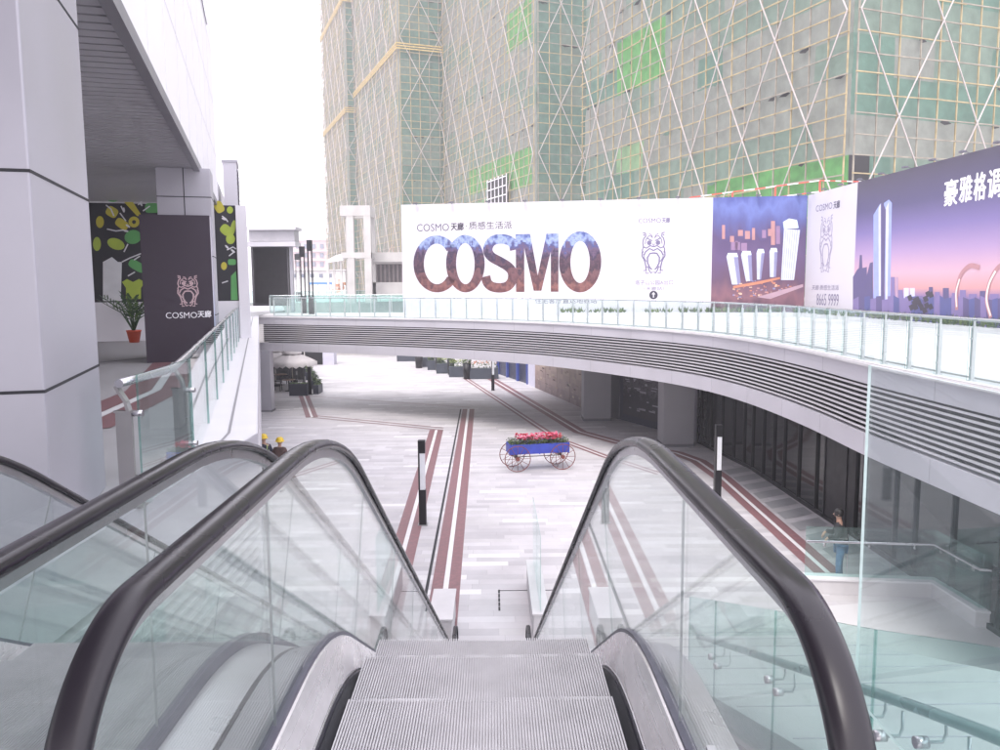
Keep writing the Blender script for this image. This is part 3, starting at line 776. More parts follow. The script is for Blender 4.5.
# smooth pale apron in front of the kerb
q = MB(); q.add([(K2[0].x-1.2,K2[0].y-.9,PZ+.004),(K2[1].x,K2[1].y-.02,PZ+.004),(K2[2].x,K2[2].y,PZ+.004),(12.5,K2[3].y,PZ+.004),(12.5,8,PZ+.004),(5.2,8,PZ+.004),(5.2,15,PZ+.004)], [(0,1,2,3,4,5,6)])
tag(q.build('stair_apron', mat('apron_stone',(.60,.595,.60),.5,0,.05,1.2)), 'smooth pale paving in front of the bent balustrade', kind='structure')

# ------------------------------------------------------------------ shops under the bridge
ZS = LIP-1.84
def wall_frame(pa, pb): return frame((pa.x,pa.y,PZ), (pb.x,pb.y,PZ))
WA, WB, WC, WD, WE = Pz(497,374), Pz(528,384.5), Pz(584,409), Pz(619,419.5), Pz(662,431)
WF = Pz(702,445); WG = Pz(752,470); WH = Pz(772,482); WI = Pz(824,518)
HS = ZS - PZ
GREYW = mat('grey_render', (0.17,0.17,0.185), .6, 0, .06, 1)
def shopthing(nm, label, cat, fr, grp=None): return thing(nm, label, cat, (fr.O.x, fr.O.y, PZ), grp)
def printed(name, stops, blur, nscale=(3,3,3), namp=.25, rough=.5, axis=2, snap=None):
    """printed picture: vertical gradient in Generated Z with noise"""
    m, nt, b = new_mat(name); N = nt.nodes; L = nt.links
    tc = N.new('ShaderNodeTexCoord'); sp = N.new('ShaderNodeSeparateXYZ'); L.new(tc.outputs['Generated'], sp.inputs[0])
    mp = N.new('ShaderNodeMapping'); mp.inputs['Scale'].default_value = nscale; L.new(tc.outputs['Generated'], mp.inputs[0])
    nz = N.new('ShaderNodeTexNoise'); nz.inputs['Scale'].default_value = 1; nz.inputs['Detail'].default_value = 7; L.new(mp.outputs[0], nz.inputs['Vector'])
    if snap:
        sn = N.new('ShaderNodeVectorMath'); sn.operation = 'SNAP'; sn.inputs[1].default_value = snap; L.new(tc.outputs['Generated'], sn.inputs[0]); L.new(sn.outputs[0], mp.inputs[0])
    a = N.new('ShaderNodeMath'); a.operation = 'MULTIPLY_ADD'; L.new(nz.outputs['Fac'], a.inputs[0]); a.inputs[1].default_value = namp*2; a.inputs[2].default_value = -namp
    c = N.new('ShaderNodeMath'); c.operation = 'ADD'; L.new(a.outputs[0], c.inputs[0]); L.new(sp.outputs[axis], c.inputs[1])
    cr = N.new('ShaderNodeValToRGB'); e = cr.color_ramp.elements
    e[0].position = stops[0][0]; e[0].color = (*stops[0][1],1); e[1].position = stops[-1][0]; e[1].color = (*stops[-1][1],1)
    for p, col in stops[1:-1]: k = e.new(p); k.color = (*col,1)
    L.new(c.outputs[0], cr.inputs[0]); L.new(cr.outputs[0], b.inputs['Base Color']); b.inputs['Roughness'].default_value = rough
    return m
# blue shopfront
fr = wall_frame(WA, WB); s = shopthing('blue_shopfront', 'blue shopfront behind the planters, under the footbridge', 'shopfront', fr)
q = MB(); q.fbox(fr, 0, fr.L, 0, HS, -.3, -.1); q.build('back_panel', mat('shop_dark_blue',(.03,.035,.07),.4), s)
for u in (0, fr.L*.33, fr.L*.66, fr.L-.25):
    q = MB(); q.fbox(fr, u, u+.25, 0, HS, -.1, .05); q.build('pilaster', mat('blue_paint',(.04,.07,.30),.4), s)
q = MB(); q.fbox(fr, 0, fr.L, HS-.6, HS, -.095, .03); q.build('fascia', MATS['blue_paint'], s)
# white/lilac wall + brown display hoarding
fr = wall_frame(WB, WC); s = shopthing('display_wall', 'brown printed display wall of street pictures between the blue shopfront and a grey column', 'display wall', fr)
uu = fr.hit(535,395)[0]
q = MB(); q.fbox(fr, 0, uu, 0, HS, -.2, .0); q.build('white_panel', mat('lilac_white',(.55,.54,.64),.5), s)
BR = printed('brown_print', [(0,(.16,.11,.11)),(.35,(.34,.25,.22)),(.6,(.46,.36,.29)),(.8,(.60,.52,.44)),(1,(.36,.28,.26))], 0, (7,7,16), .4, snap=(.11,1,.09))
n = 4
for i in range(n):
    a = uu+(fr.L-uu)*i/n; b = uu+(fr.L-uu)*(i+1)/n
    q = MB(); q.fbox(fr, a+.02, b-.02, 0, HS, -.2, .0); q.build('picture_panel', BR, s)
q = MB()
for i in range(60):
    u = uu+.1+random.random()*(fr.L-uu-.6); v = random.random()*HS*.9
    q.fbox(fr, u, u+.12+random.random()*.5, v, v+.03+random.random()*.12, .001, .004, random.choice([mat('print_cream',(.45,.38,.30),.6), mat('print_umber',(.08,.05,.05),.6), mat('print_tan',(.30,.22,.17),.6)]))
q.build('printed_detail', None, s)
# grey columns
def column(px0, px1, pyb, label):
    a = Pz(px0, pyb); b = Pz(px1, pyb); w = (b-a).length
    r = thing('square_column', label, 'column', (a.x, a.y, PZ), 'square columns under the footbridge')
    q = MB(); q.box(a.x, b.x, a.y, a.y+w*.9, PZ, ZS, mat('column_grey',(.33,.325,.345),.55,0,.05,1)); q.build('shaft', None, r)
    q = MB(); q.box(a.x-.03, b.x+.03, a.y-.03, a.y+w*.9+.03, PZ, PZ+.12, GREYW); q.build('base_trim', None, r)
column(584, 611, 421, 'grey square column to the right of the brown display wall')
column(663, 694, 447, 'grey square column to the right of the dark framed window')
# recess + window with street picture
fr = wall_frame(WC, WD); s = shopthing('recess_wall', 'dim grey wall strip between the grey column and the dark framed window', 'wall', fr)
q = MB(); q.fbox(fr, 0, fr.L, 0, HS, -.2, 0); q.build('render', GREYW, s)
fr = wall_frame(WD, WE); s = shopthing('display_window', 'dark navy framed window with a black and white street photograph between two grey columns', 'window', fr)
q = MB(); q.fbox(fr, 0, fr.L+1.5, 0, HS, -.2, -.05); q.build('frame', mat('navy_frame',(.025,.03,.06),.4), s)
PH = printed('night_street_print', [(0,(.05,.045,.06)),(.4,(.03,.03,.04)),(.55,(.12,.11,.13)),(.7,(.05,.04,.06)),(.85,(.2,.19,.22)),(1,(.04,.035,.05))], 0, (9,9,12), .5)
q = MB(); q.fbox(fr, .35, fr.L-.1, .35, HS-.25, -.048, .0); q.build('picture', PH, s)
q = MB()
for i in range(26):
    u = .5+random.random()*(fr.L-1.2); v = .6+random.random()*2; q.fbox(fr, u, u+.1+random.random()*.45, v, v+.03+random.random()*.08, .002, .005)
q.build('picture_highlight', mat('print_pale',(.42,.41,.45),.6), s)
# glass shopfront with black mullions, from column to the near end
SG = None
m_, nt_, b_ = new_mat('dark_shop_glass'); b_.inputs['Base Color'].default_value = (.005,.006,.008,1); b_.inputs['Roughness'].default_value = .06; b_.inputs['Specular IOR Level'].default_value = .8; SG = m_
tcn = nt_.nodes.new('ShaderNodeTexCoord'); nn = nt_.nodes.new('ShaderNodeTexNoise'); nn.inputs['Scale'].default_value = .7
nt_.links.new(tcn.outputs['Object'], nn.inputs['Vector']); bb = nt_.nodes.new('ShaderNodeBump'); bb.inputs['Strength'].default_value = .04; nt_.links.new(nn.outputs['Fac'], bb.inputs['Height']); nt_.links.new(bb.outputs[0], b_.inputs['Normal'])
def glazing(a, b, label, widths, transom=True, darkcols=()):
    fr = wall_frame(a, b); s = shopthing('glass_shopfront', label, 'shopfront', fr, 'dark glass shopfronts under the walkway')
    u = 0; q0 = MB()
    q0.fbox(fr, 0, fr.L, 0, .12, -.08, .04); q0.fbox(fr, 0, fr.L, HS-.18, HS, -.08, .04); q0.build('frame_rail', BLACKM, s)
    i = 0
    while u < fr.L-.1:
        w = widths[i % len(widths)]; e = min(u+w, fr.L)
        if i in darkcols:
            q = MB(); q.fbox(fr, u+.03, e-.03, .12, HS-.18, -.6, .02); q.build('pier', BLACKM, s)
        else:
            q = MB(); q.fbox(fr, u+.03, e-.03, .12, HS-.18, -.03, -.01); q.build('pane', SG, s)
        q = MB(); q.fbox(fr, u-.03, u+.03, .12, HS-.18, -.07, .05); q.build('mullion', BLACKM, s)
        u = e; i += 1
    q = MB(); q.fbox(fr, 0, fr.L, 0, HS, -.5, -.3); q.build('interior_wall', DARK, s)
    return s
fr = wall_frame(WE+Vector((.4,0,0)), WF); 
s = shopthing('lattice_panel', 'white lattice panel beside the dark glass shopfront', 'screen', fr)
q = MB(); q.fbox(fr, 0, fr.L+.4, 0, HS, -.2, -.05, mat('pale_lilac',(.28,.27,.33),.5))
q.build('panel', None, s)
q = MB()
for i in range(9): q.fbox(fr, fr.L-.5, fr.L+.4, i*.38, i*.38+.03, -.04, .02)
for i in range(4): q.fbox(fr, fr.L-.5+i*.29, fr.L-.47+i*.29, 0, HS, -.04, .02)
q.build('lattice', BLACKM, s)
glazing(WF, WG, 'dim set-back glass shopfront behind the right light bollard', [.9,1.1,1.1])
glazing(WG, Vector((WI.x, WI.y+.05, PZ)), 'glass shopfront with black mullions reflecting the plaza left of the dark pier', [1.1,1.0,.9,1.2,1.3])
WJ = Vector((9.55, 20.4, PZ)); WK = Vector((9.6, 14.5, PZ)); WL_ = Vector((9.65, 7.5, PZ))
glazing(Vector((WI.x,WI.y,PZ)), WJ, 'black pier and doorway of the shop behind the standing person', [1.3,.5,1.2], darkcols=(0,1))
glazing(WJ, WK, 'glass shopfront seen through the tall guard glass, reflecting red paving stripes', [1.6,.9,1.5])
glazing(WK, WL_, 'dark shop entrance at the right edge under the walkway', [1.4,1.2], darkcols=(0,2))
# back wall at the far end of the lower plaza and left shops
fr = frame((-40,79.5,PZ),(1.5,79.5,PZ)); s = thing('retaining_wall', 'grey wall closing the far end of the lower plaza', 'wall', (-20,79.5,PZ))
q = MB(); q.fbox(fr, 0, fr.L, 0, 5.15, -.3, 0); q.build('wall_face', CONC, s)
fr = frame((1.2,78,PZ),(WA.x,WA.y,PZ)); s = thing('shop_wall', 'dark shop wall behind the row of planters', 'wall', (1.5,68,PZ))
q = MB(); q.fbox(fr, 0, fr.L, 0, 5.15, -.3, 0); q.build('wall_face', mat('shop_wall_dark',(.1,.095,.11),.5), s)
s = thing('lower_shop_wall', 'dark lower shop wall beneath the left terrace', 'wall', (-4,20,PZ))
fr = frame((LX(8)-2.2, 3, PZ), (LX(56)-2.2, 56, PZ)); fr = frame((LX(56)-2.0,56,PZ),(LX(9)-2.4,9,PZ))
q = MB(); q.fbox(fr, 0, fr.L, 0, 4.7, -.0, .3); q.build('wall_face', GREYW, s)
pc = Pz(259.5, 412); pd = Pz(271.5, 412)
r = thing('square_column', 'light grey column under the left end of the footbridge beside the cafe umbrella', 'column', (pc.x,pc.y,PZ), 'square columns under the footbridge')
q = MB(); q.box(pc.x-.1, pd.x, pc.y, pc.y+.7, PZ, ZS, PANEL); q.build('shaft', None, r)
q = MB(); q.box(pc.x-.13, pd.x+.03, pc.y-.03, pc.y+.73, PZ, PZ+.1, GREYW); q.build('base_trim', None, r)
a = Pz(323,365); b = Pz(334,365)
r = thing('kiosk', 'small lilac white kiosk beyond the cafe umbrella', 'kiosk', (a.x,a.y,PZ))
q = MB(); q.box(a.x,b.x,a.y,a.y+1.2,PZ,PZ+2.6,MATS['lilac_white']); q.build('body', None, r)
q = MB(); q.box(a.x-.1,b.x+.1,a.y-.1,a.y+1.3,PZ+2.6,PZ+2.75,PANEL); q.build('roof', None, r)
q = MB(); q.box(a.x-1.6,a.x-.1,a.y+.3,a.y+1.2,PZ,PZ+2.3,BLACKM); q.build('dark_door', None, r)

# ------------------------------------------------------------------ cafe
def umbrella(px, py, label, canopy_r=1.65, z_edge=2.1, z_top=2.5):
    c = Pz(px, py); r = thing('market_umbrella', label, 'umbrella', (c.x,c.y,PZ), 'cafe umbrellas by the bridge end')
    q = MB(); n = 48; rings = []
    CV = mat('canvas', (.60,.56,.56), .8, 0, .05, 4)
    prof = [(.02,z_top),(.45,z_top-.10),(.9,z_top-.28),(1.3,z_top-.45),(canopy_r,z_top-.62)]
    vs = []; fs = []
    for j,(rr,z) in enumerate(prof):
        for k in range(n):
            a = 2*math.pi*k/n; w = abs(math.sin(a*4)); sag = .07*w*rr/canopy_r
            vs.append((c.x+rr*math.cos(a)*(1-.04*w), c.y+rr*math.sin(a)*(1-.04*w), PZ+z-sag))
    for k in range(n):
        a = 2*math.pi*k/n; w = abs(math.sin(a*4)); vs.append((c.x+canopy_r*math.cos(a)*(1-.04*w), c.y+canopy_r*math.sin(a)*(1-.04*w), PZ+z_top-.62-.22-.07*w+.06*math.cos(a*24)))
    for j in range(len(prof)):
        for k in range(n): fs.append((j*n+k,j*n+(k+1)%n,(j+1)*n+(k+1)%n,(j+1)*n+k))
    q.add(vs, fs, CV, True); q.build('canopy', None, r)
    q = MB(); vs = []; fs = []
    for j,(rr,z) in enumerate([(.02,z_top+.22),(.35,z_top+.12),(.62,z_top-.02),(.62,z_top-.12)]):
        for k in range(n): a = 2*math.pi*k/n; vs.append((c.x+rr*math.cos(a), c.y+rr*math.sin(a), PZ+z))
    for j in range(3):
        for k in range(n): fs.append((j*n+k,j*n+(k+1)%n,(j+1)*n+(k+1)%n,(j+1)*n+k))
    q.add(vs, fs, CV, True); q.build('vent_cap', None, r)
    q = MB(); q.tube([(c.x,c.y,PZ+.1),(c.x,c.y,PZ+z_top+.2)], .03, 8, mat('cream_metal',(.5,.46,.40),.5)); q.build('pole', None, r)
    q = MB(); q.lathe((c.x,c.y,PZ), [(0,0),(.3,0),(.3,.06),(.05,.1),(.05,.2),(0,.2)], 16, BLACKM); q.build('base', None, r)
    for k in range(8):
        a = 2*math.pi*k/8; q = MB(); q.tube([(c.x,c.y,PZ+z_top-.9),(c.x+.7*math.cos(a),c.y+.7*math.sin(a),PZ+z_top-.27)], .012, 5, BLACKM); q.build('rib', None, r)
    return r
umbrella(293, 390, 'nearer cream market umbrella shading the cafe table beside the grey column')
umbrella(276, 386, 'farther cream market umbrella, half hidden behind the grey column')
def cafe_chair(x, y, rz, label):
    r = thing('cafe_chair', label, 'chair', (x,y,PZ), 'black cafe chairs under the umbrellas')
    R_ = Matrix.Rotation(rz, 3, 'Z'); T_ = lambda a,b,c: Vector((x,y,PZ)) + R_ @ Vector((a,b,c))
    def bx(q, x0,x1,y0,y1,z0,z1): q.add([T_(a,b,c) for (a,b,c) in [(x0,y0,z0),(x1,y0,z0),(x1,y1,z0),(x0,y1,z0),(x0,y0,z1),(x1,y0,z1),(x1,y1,z1),(x0,y1,z1)]], [(0,3,2,1),(4,5,6,7),(0,1,5,4),(1,2,6,5),(2,3,7,6),(3,0,4,7)], BLACKM)
    q = MB(); bx(q,-.24,.24,-.24,.24,.42,.46); q.build('seat', None, r)
    q = MB(); bx(q,-.24,.24,.21,.25,.46,.92); q.build('backrest', None, r)
    for sx in (-1,1):
        for sy in (-1,1):
            q = MB(); bx(q, sx*.22-.02,sx*.22+.02,sy*.22-.02,sy*.22+.02,0,.42); q.build('leg', None, r)
        q = MB(); bx(q, sx*.24-.02,sx*.24+.02,-.22,.23,.62,.66); q.build('armrest', None, r)
def cafe_table(x, y, label):
    r = thing('cafe_table', label, 'table', (x,y,PZ), 'round cafe tables')
    q = MB(); q.lathe((x,y,PZ+.72), [(0,0),(.42,0),(.42,.03),(0,.03)], 24, mat('table_wood',(.35,.22,.17),.5)); q.build('tabletop', None, r)
    q = MB(); q.tube([(x,y,PZ),(x,y,PZ+.72)], .03, 8, BLACKM); q.lathe((x,y,PZ), [(0,0),(.26,0),(.26,.02),(0,.03)], 16, BLACKM); q.build('pedestal', None, r)
t0 = Pz(289, 391)
cafe_table(t0.x, t0.y, 'round brown cafe table under the nearer umbrella')
t1 = Pz(281, 385); cafe_table(t1.x, t1.y, 'round brown cafe table farther back, behind the first table')
for (dx,dy,rz,lb) in ((.75,.1,-90,'black cafe chair right of the front table'),(-.75,.1,90,'black cafe chair left of the front table'),(.1,.8,0,'black cafe chair behind the front table')):
    cafe_chair(t0.x+dx, t0.y+dy, rad(rz), lb)
for (dx,dy,rz,lb) in ((.8,.2,-90,'black cafe chair right of the rear table'),(-.8,0,90,'black cafe chair left of the rear table'),(0,.9,0,'black cafe chair behind the rear table')):
    cafe_chair(t1.x+dx, t1.y+dy, rad(rz), lb)
r = thing('cafe_counter', 'dark cafe counter and shelves behind the tables', 'counter', (t1.x-.6,t1.y+3,PZ))
q = MB(); q.box(t1.x-3.2,t1.x+.8,t1.y+3,t1.y+3.6,PZ,PZ+2.4,DARK); q.build('cabinet', None, r)
q = MB(); q.box(t1.x-3.2,t1.x+.8,t1.y+2.96,t1.y+2.99,PZ+1.2,PZ+1.3,STEELD); q.box(t1.x-3.2,t1.x+.8,t1.y+2.96,t1.y+2.99,PZ+1.8,PZ+1.86,STEELD); q.build('shelf', None, r)
# leaves helper
LEAFS = [mat('leaf_green',(.07,.13,.035),.5,0,.3,20), mat('leaf_light',(.14,.20,.05),.5,0,.3,20), mat('leaf_dark',(.03,.07,.025),.5,0,.3,20)]
def leafmass(q, x0,x1,y0,y1,z0,z1, n, sz, mats=LEAFS):
    for i in range(n):
        c = Vector((random.uniform(x0,x1), random.uniform(y0,y1), random.uniform(z0,z1)))
        a = Vector((random.gauss(0,1),random.gauss(0,1),random.gauss(0,1))).normalized(); b = a.cross(Vector((random.gauss(0,1),random.gauss(0,1),random.gauss(0,1)))).normalized()
        s_ = sz*random.uniform(.5,1.2)
        q.add([c-a*s_, c+b*s_*.35, c+a*s_, c-b*s_*.35], [(0,1,2,3)], random.choice(mats))
def planter(x, y, w, d, h, label, grp, fol=.25, flower=None, tall=False, mt=None):
    r = thing('planter', label, 'planter', (x,y,PZ), grp); mt = mt or mat('planter_navy',(.03,.035,.055),.5)
    q = MB()
    if tall: q.lathe((x,y,PZ), [(0,0),(w*.38,0),(w*.5,h),(w*.42,h),(w*.42,h-.05),(0,h-.05)], 16, mt)
    else: q.box(x-w/2,x+w/2,y-d/2,y+d/2,PZ,PZ+h,mt)
    q.build('pot', None, r)
    q = MB(); leafmass(q, x-w*.48,x+w*.48,y-d*.45,y+d*.45,PZ+h-.02,PZ+h+fol, 160, .09); q.build('foliage', None, r)
    if flower:
        q = MB(); leafmass(q, x-w*.45,x+w*.45,y-d*.4,y+d*.4,PZ+h+fol*.7,PZ+h+fol*1.15, 90, .08, [flower]); q.build('blossom', None, r)
PINK = mat('petal_pink',(.75,.10,.20),.6,0,.2,30); ORG = mat('petal_orange',(.55,.18,.07),.6); YEL = mat('leaf_yellow',(.25,.30,.05),.6)
names = ['first','second','third','fourth','fifth','sixth']
a = Pz(318, 393); b = Pz(306, 372)
for i in range(6):
    p = a+(b-a)*(i/5); planter(p.x, p.y, .35, 1.3, .55, f'green hedged planter box, {names[i]} from the near end of the row beside the umbrellas', 'planter boxes beside the cafe', .3)
a = Pz(299, 395.5)
planter(a.x, a.y, 1.1, .4, .75, 'black empty planter screen in front of the cafe table', 'planter boxes beside the cafe', .03)
r = thing('menu_stand', 'tall black menu stand at the corner of the cafe', 'stand', (a.x+.55,a.y+.1,PZ))
q = MB(); q.box(a.x+.5,a.x+.72,a.y+.3,a.y+.4,PZ+.03,PZ+1.75,BLACKM); q.build('board', None, r); q = MB(); q.box(a.x+.4,a.x+.8,a.y+.2,a.y+.5,PZ,PZ+.03,BLACKM); q.build('foot', None, r)
# planters row by the right shops
row = [(408,361,1.9,'box',None),(419,368,.7,'tall',WHITEP),(425,366.5,1.5,'box',None),(431,369,.6,'tall',None),(436,369.5,1.3,'box',None),(438.5,371,.55,'tall',ORG),(444.5,373,1.2,'box',YEL),(451,374.5,.6,'tall',PINK),(458,376.5,1.3,'box',YEL),(467,379,.65,'tall',ORG),(482,378.5,2.4,'box',ORG)]
lb = ['long dark planter at the far left end of the row','black round pot with white flowers','dark box planter behind the white flowered pot','black round pot in the left half of the row','dark box planter with light green leaves','black round pot with orange flowers in mid row','dark box planter with yellow green leaves in mid row','black round pot with pink flowers','dark box planter right of the pink flowered pot','black round pot with orange leaves, nearest of the tall pots','widest dark planter, at the right end of the row by the far bollard']
for (px,py,w,k,fl_),l_ in zip(row, lb):
    p = Pz(px,py); planter(p.x,p.y,w,.8,.75 if k=='box' else 1.15,l_,'planters along the right shops',.45,fl_,k=='tall', mat('planter_slate',(.05,.06,.08),.5) if k=='box' else BLACKM)

# ------------------------------------------------------------------ light bollards
def bollard(x, y, label):
    r = thing('light_bollard', label, 'light bollard', (x,y,PZ), 'tall black light bollards on the plaza'); w=.10; H=2.42
    q = MB(); q.box(x-w,x+w,y-w,y+w,PZ,PZ+1.02,BLACKM); q.build('lower_post', None, r, bevel=.006)
    q = MB(); q.box(x-w,x+w,y-w,y+w,PZ+H-.36,PZ+H,BLACKM); q.build('head', None, r, bevel=.006)
    q = MB(); q.box(x-w*.55,x+w*.85,y-w*.85,y+w*.85,PZ+1.02,PZ+H-.36,mat('diffuser',(.72,.74,.78),.3)); q.build('diffuser', None, r)
    q = MB(); q.box(x-w,x-w*.6,y-w,y+w,PZ+1.02,PZ+H-.36,BLACKM); q.build('side_bar', None, r)
    q = MB(); q.box(x-w*1.4,x+w*1.4,y-w*1.4,y+w*1.4,PZ,PZ+.02,STEELD); q.build('base_plate', None, r)
for px,py,l_ in ((423,524.5,'tall black light bollard left of the flower cart beside the stripes'),(717,502,'tall black light bollard on the right red stripe before the glass shop'),(493,390.5,'far black light bollard beside the widest planter')):
    p = Pz(px,py); bollard(p.x,p.y,l_)

# ------------------------------------------------------------------ flower cart
c = Pz(538, 471)
ct = thing('flower_cart', 'blue wooden flower cart with red spoked wheels full of pink flowers', 'cart', (c.x,c.y,PZ))
ct.rotation_euler.z = 0
yaw = rad(11); RM = Matrix.Rotation(yaw,3,'Z'); CC = Vector((c.x,c.y+.45,PZ))
W_ = lambda a,b,cc: CC + RM @ Vector((a,b,cc))
RED = mat('wheel_red',(.20,.055,.045),.5,.2,.15,10); BLU = mat('cart_blue',(.035,.06,.42),.45,0,.12,6)
def cb(q,x0,x1,y0,y1,z0,z1,m): q.add([W_(*p) for p in [(x0,y0,z0),(x1,y0,z0),(x1,y1,z0),(x0,y1,z0),(x0,y0,z1),(x1,y0,z1),(x1,y1,z1),(x0,y1,z1)]], [(0,3,2,1),(4,5,6,7),(0,1,5,4),(1,2,6,5),(2,3,7,6),(3,0,4,7)], m)
BL = 1.10
for nm,a in (('side_board',(-BL,BL,-.36,-.33,.62,.98)),('side_board',(-BL,BL,.33,.36,.62,.98)),('end_board',(-BL,-BL+.03,-.33,.33,.62,.98)),('end_board',(BL-.03,BL,-.33,.33,.62,.98)),('floor_board',(-BL+.03,BL-.03,-.33,.33,.64,.67))):
    q = MB(); cb(q,*a,BLU); q.build(nm, None, ct, bevel=.005)
q = MB(); cb(q,-BL+.03,BL-.03,-.33,.33,.67,.93,mat('soil',(.05,.035,.025),.9)); q.build('soil', None, ct)
for x in (-BL,-.0,BL): q = MB(); cb(q,x-.02,x+.02,-.375,-.361,.6,1.0,BLU); q.build('side_batten', None, ct)
for wx in (-.84, .84):
    for sy in (-.46, .46):
        R_ = .47; q = MB()
        q.tube([W_(wx+R_*math.cos(t), sy, R_+R_*math.sin(t)*.985+.012) for t in [2*math.pi*k/36 for k in range(36)]], .016, 6, RED, closed=True)
        wh = q.build('wheel', None, ct)
        for k in range(12):
            t = 2*math.pi*k/12; s_ = MB(); s_.tube([W_(wx,sy,R_+.012), W_(wx+R_*.98*math.cos(t),sy,R_+.012+R_*.96*math.sin(t))], .009, 5, RED); s_.build('spoke', None, wh)
        s_ = MB(); s_.tube([W_(wx,sy-.06,R_+.012), W_(wx,sy+.06,R_+.012)], .07, 12, RED); s_.build('hub', None, wh)
    q = MB(); q.tube([W_(wx,-.46,.48), W_(wx,.46,.48)], .02, 8, BLACKM); cb(q,wx-.04,wx+.04,-.2,.2,.48,.62,BLACKM); q.build('axle', None, ct)
q = MB(); q.tube([W_(-.84,-.05,.47),W_(.84,-.05,.47)], .015, 6, BLACKM); q.build('reach_pole', None, ct)
q = MB()
for i in range(3600):
    u = random.uniform(-BL,BL); v = random.uniform(-.37,.37); z = .93 + random.random()**1.3*.2
    cc = W_(u,v,z); a = Vector((random.gauss(0,1),random.gauss(0,1),random.gauss(0,1))).normalized(); b = a.cross(Vector((.3,.2,1))).normalized(); s_=.035
    q.add([cc-a*s_,cc+b*s_*.4,cc+a*s_,cc-b*s_*.4], [(0,1,2,3)], random.choice(LEAFS+[mat('leaf_sage',(.20,.26,.14),.6)]))
q.build('foliage', None, ct)
FLP = [PINK, mat('petal_red',(.55,.03,.06),.6), mat('petal_rose',(.78,.25,.38),.6)]
def clump(name, us, zs, mats, nn, rr):
    q = MB()
    for i in range(nn):
        u = random.uniform(*us); v = random.uniform(-.34,.30); z = random.uniform(*zs); cc = W_(u,v,z); mm = random.choice(mats)
        for k in range(6):
            t = 2*math.pi*k/6; n0 = Vector((math.cos(t), math.sin(t), .5))*rr
            w = Vector((-math.sin(t), math.cos(t), 0))*rr*.55
            q.add([cc, cc+n0*.6+w, cc+n0*1.1, cc+n0*.6-w], [(0,1,2,3)], mm)
        q.add([cc+Vector((rr*.5*math.cos(j),rr*.5*math.sin(j),rr*.7)) for j in (0,1.57,3.14,4.71)]+[cc+Vector((0,0,-.0))], [(0,1,2,3),(0,1,4),(1,2,4),(2,3,4),(3,0,4)], mm)
    q.build(name, None, ct)
clump('pink_blossom', (-.75,.85), (1.10,1.27), FLP, 190, .062)
clump('blue_blossom', (-.95,1.0), (.98,1.10), [mat('petal_blue',(.12,.12,.5),.6), mat('petal_lilac',(.35,.3,.6),.6)], 60, .03)

# ------------------------------------------------------------------ hoardings
WB_ = mat('banner_white',(.60,.585,.63),.45,0,.015,.5)
INK = mat('ink_plum',(.035,.025,.05),.6); INKL = mat('ink_lilac',(.17,.15,.26),.6); INKG = mat('ink_grey',(.09,.08,.13),.6)
SPOT = mat('lamp_grey',(.12,.12,.15),.5)
def spots(fr, parent, u0, u1, H, step):
    u = u0
    while u < u1:
        q = MB(); q.bar(fr(u,H-.02,-.05), fr(u,H+.05,.20), .025, .025, SPOT); q.fbox(fr, u-.11,u+.11,H+.01,H+.07,.16,.30,SPOT); q.build('floodlight', None, parent); u += step
HZ = -.02; HT = 5.62
a = Py(403,300,42.0); b = Py(804,300,38.7)
fr = frame((a.x,a.y,HZ),(b.x,b.y,HZ)); H = HT
hd = thing('billboard', 'long white billboard with big picture filled COSMO letters and a city tower picture', 'billboard', (a.x,a.y,HZ))
uP = fr.hit(712,250)[0]
q = MB(); q.fbox(fr,0,uP,0,H,-.12,0); q.build('banner', WB_, hd)
q = MB(); q.fbox(fr,0,fr.L,0,H-.1,-.5,-.13); q.build('backing_frame', STEELD, hd)
spots(fr, hd, .8, fr.L-.3, H, 1.85)
# bluish tint of the railing glass in front, painted onto the banner foot
q = MB(); qb = fr.hit(515,300); q.fbox(fr,0.3,qb[0],.0,.72,.001,.004); q.build('painted_glass_tint', mat('pale_blue',(.60,.66,.80),.5), hd)
# big letters
CT = printed('city_print', [(0,(.10,.03,.035)),(.10,(.22,.09,.08)),(.2,(.07,.025,.035)),(.32,(.16,.07,.08)),(.42,(.025,.012,.03)),(.52,(.10,.045,.07)),(.62,(.02,.015,.05)),(.70,(.12,.07,.13)),(.78,(.05,.06,.20)),(.88,(.30,.38,.62)),(1,(.05,.08,.26))], 0, (34,2,7), .34, snap=(.0065,10,.035))
q = MB(); LN = .006
def box_px(x0,y0,x1,y1): A = fr.hit(x0,y1); B = fr.hit(x1,y0); return A[0],B[0],A[1],B[1]
def ring(u0,u1,v0,v1,tw,th,a0=0,a1=360,n=40):
    cx,cy = (u0+u1)/2,(v0+v1)/2; rx,ry = (u1-u0)/2,(v1-v0)/2; o=[];
    outp = ell(cx,cy,rx,ry,a0,a1,n); inn = ell(cx,cy,rx-tw,ry-th,a0,a1,n)
    q.add([fr(p[0],p[1],LN) for p in outp]+[fr(p[0],p[1],LN) for p in inn], [(i,i+1,n+1+i+1,n+1+i) for i in range(n)], CT)
tw = (fr.hit(482,250)[0]-fr.hit(469,250)[0])
u0,u1,v0,v1 = box_px(414,235,460,292.5)
ring(u0,u1,v0,v1,tw*.82,tw*.62,38,322)
u0,u1,v0,v1 = box_px(446.5,234.5,484.5,292.5); ring(u0,u1,v0,v1,tw*.78,tw*.62)
u0,u1,v0,v1 = box_px(559,231,601.5,292.5); LN=.009; ring(u0,u1,v0,v1,tw*.85,tw*.7); LN=.006
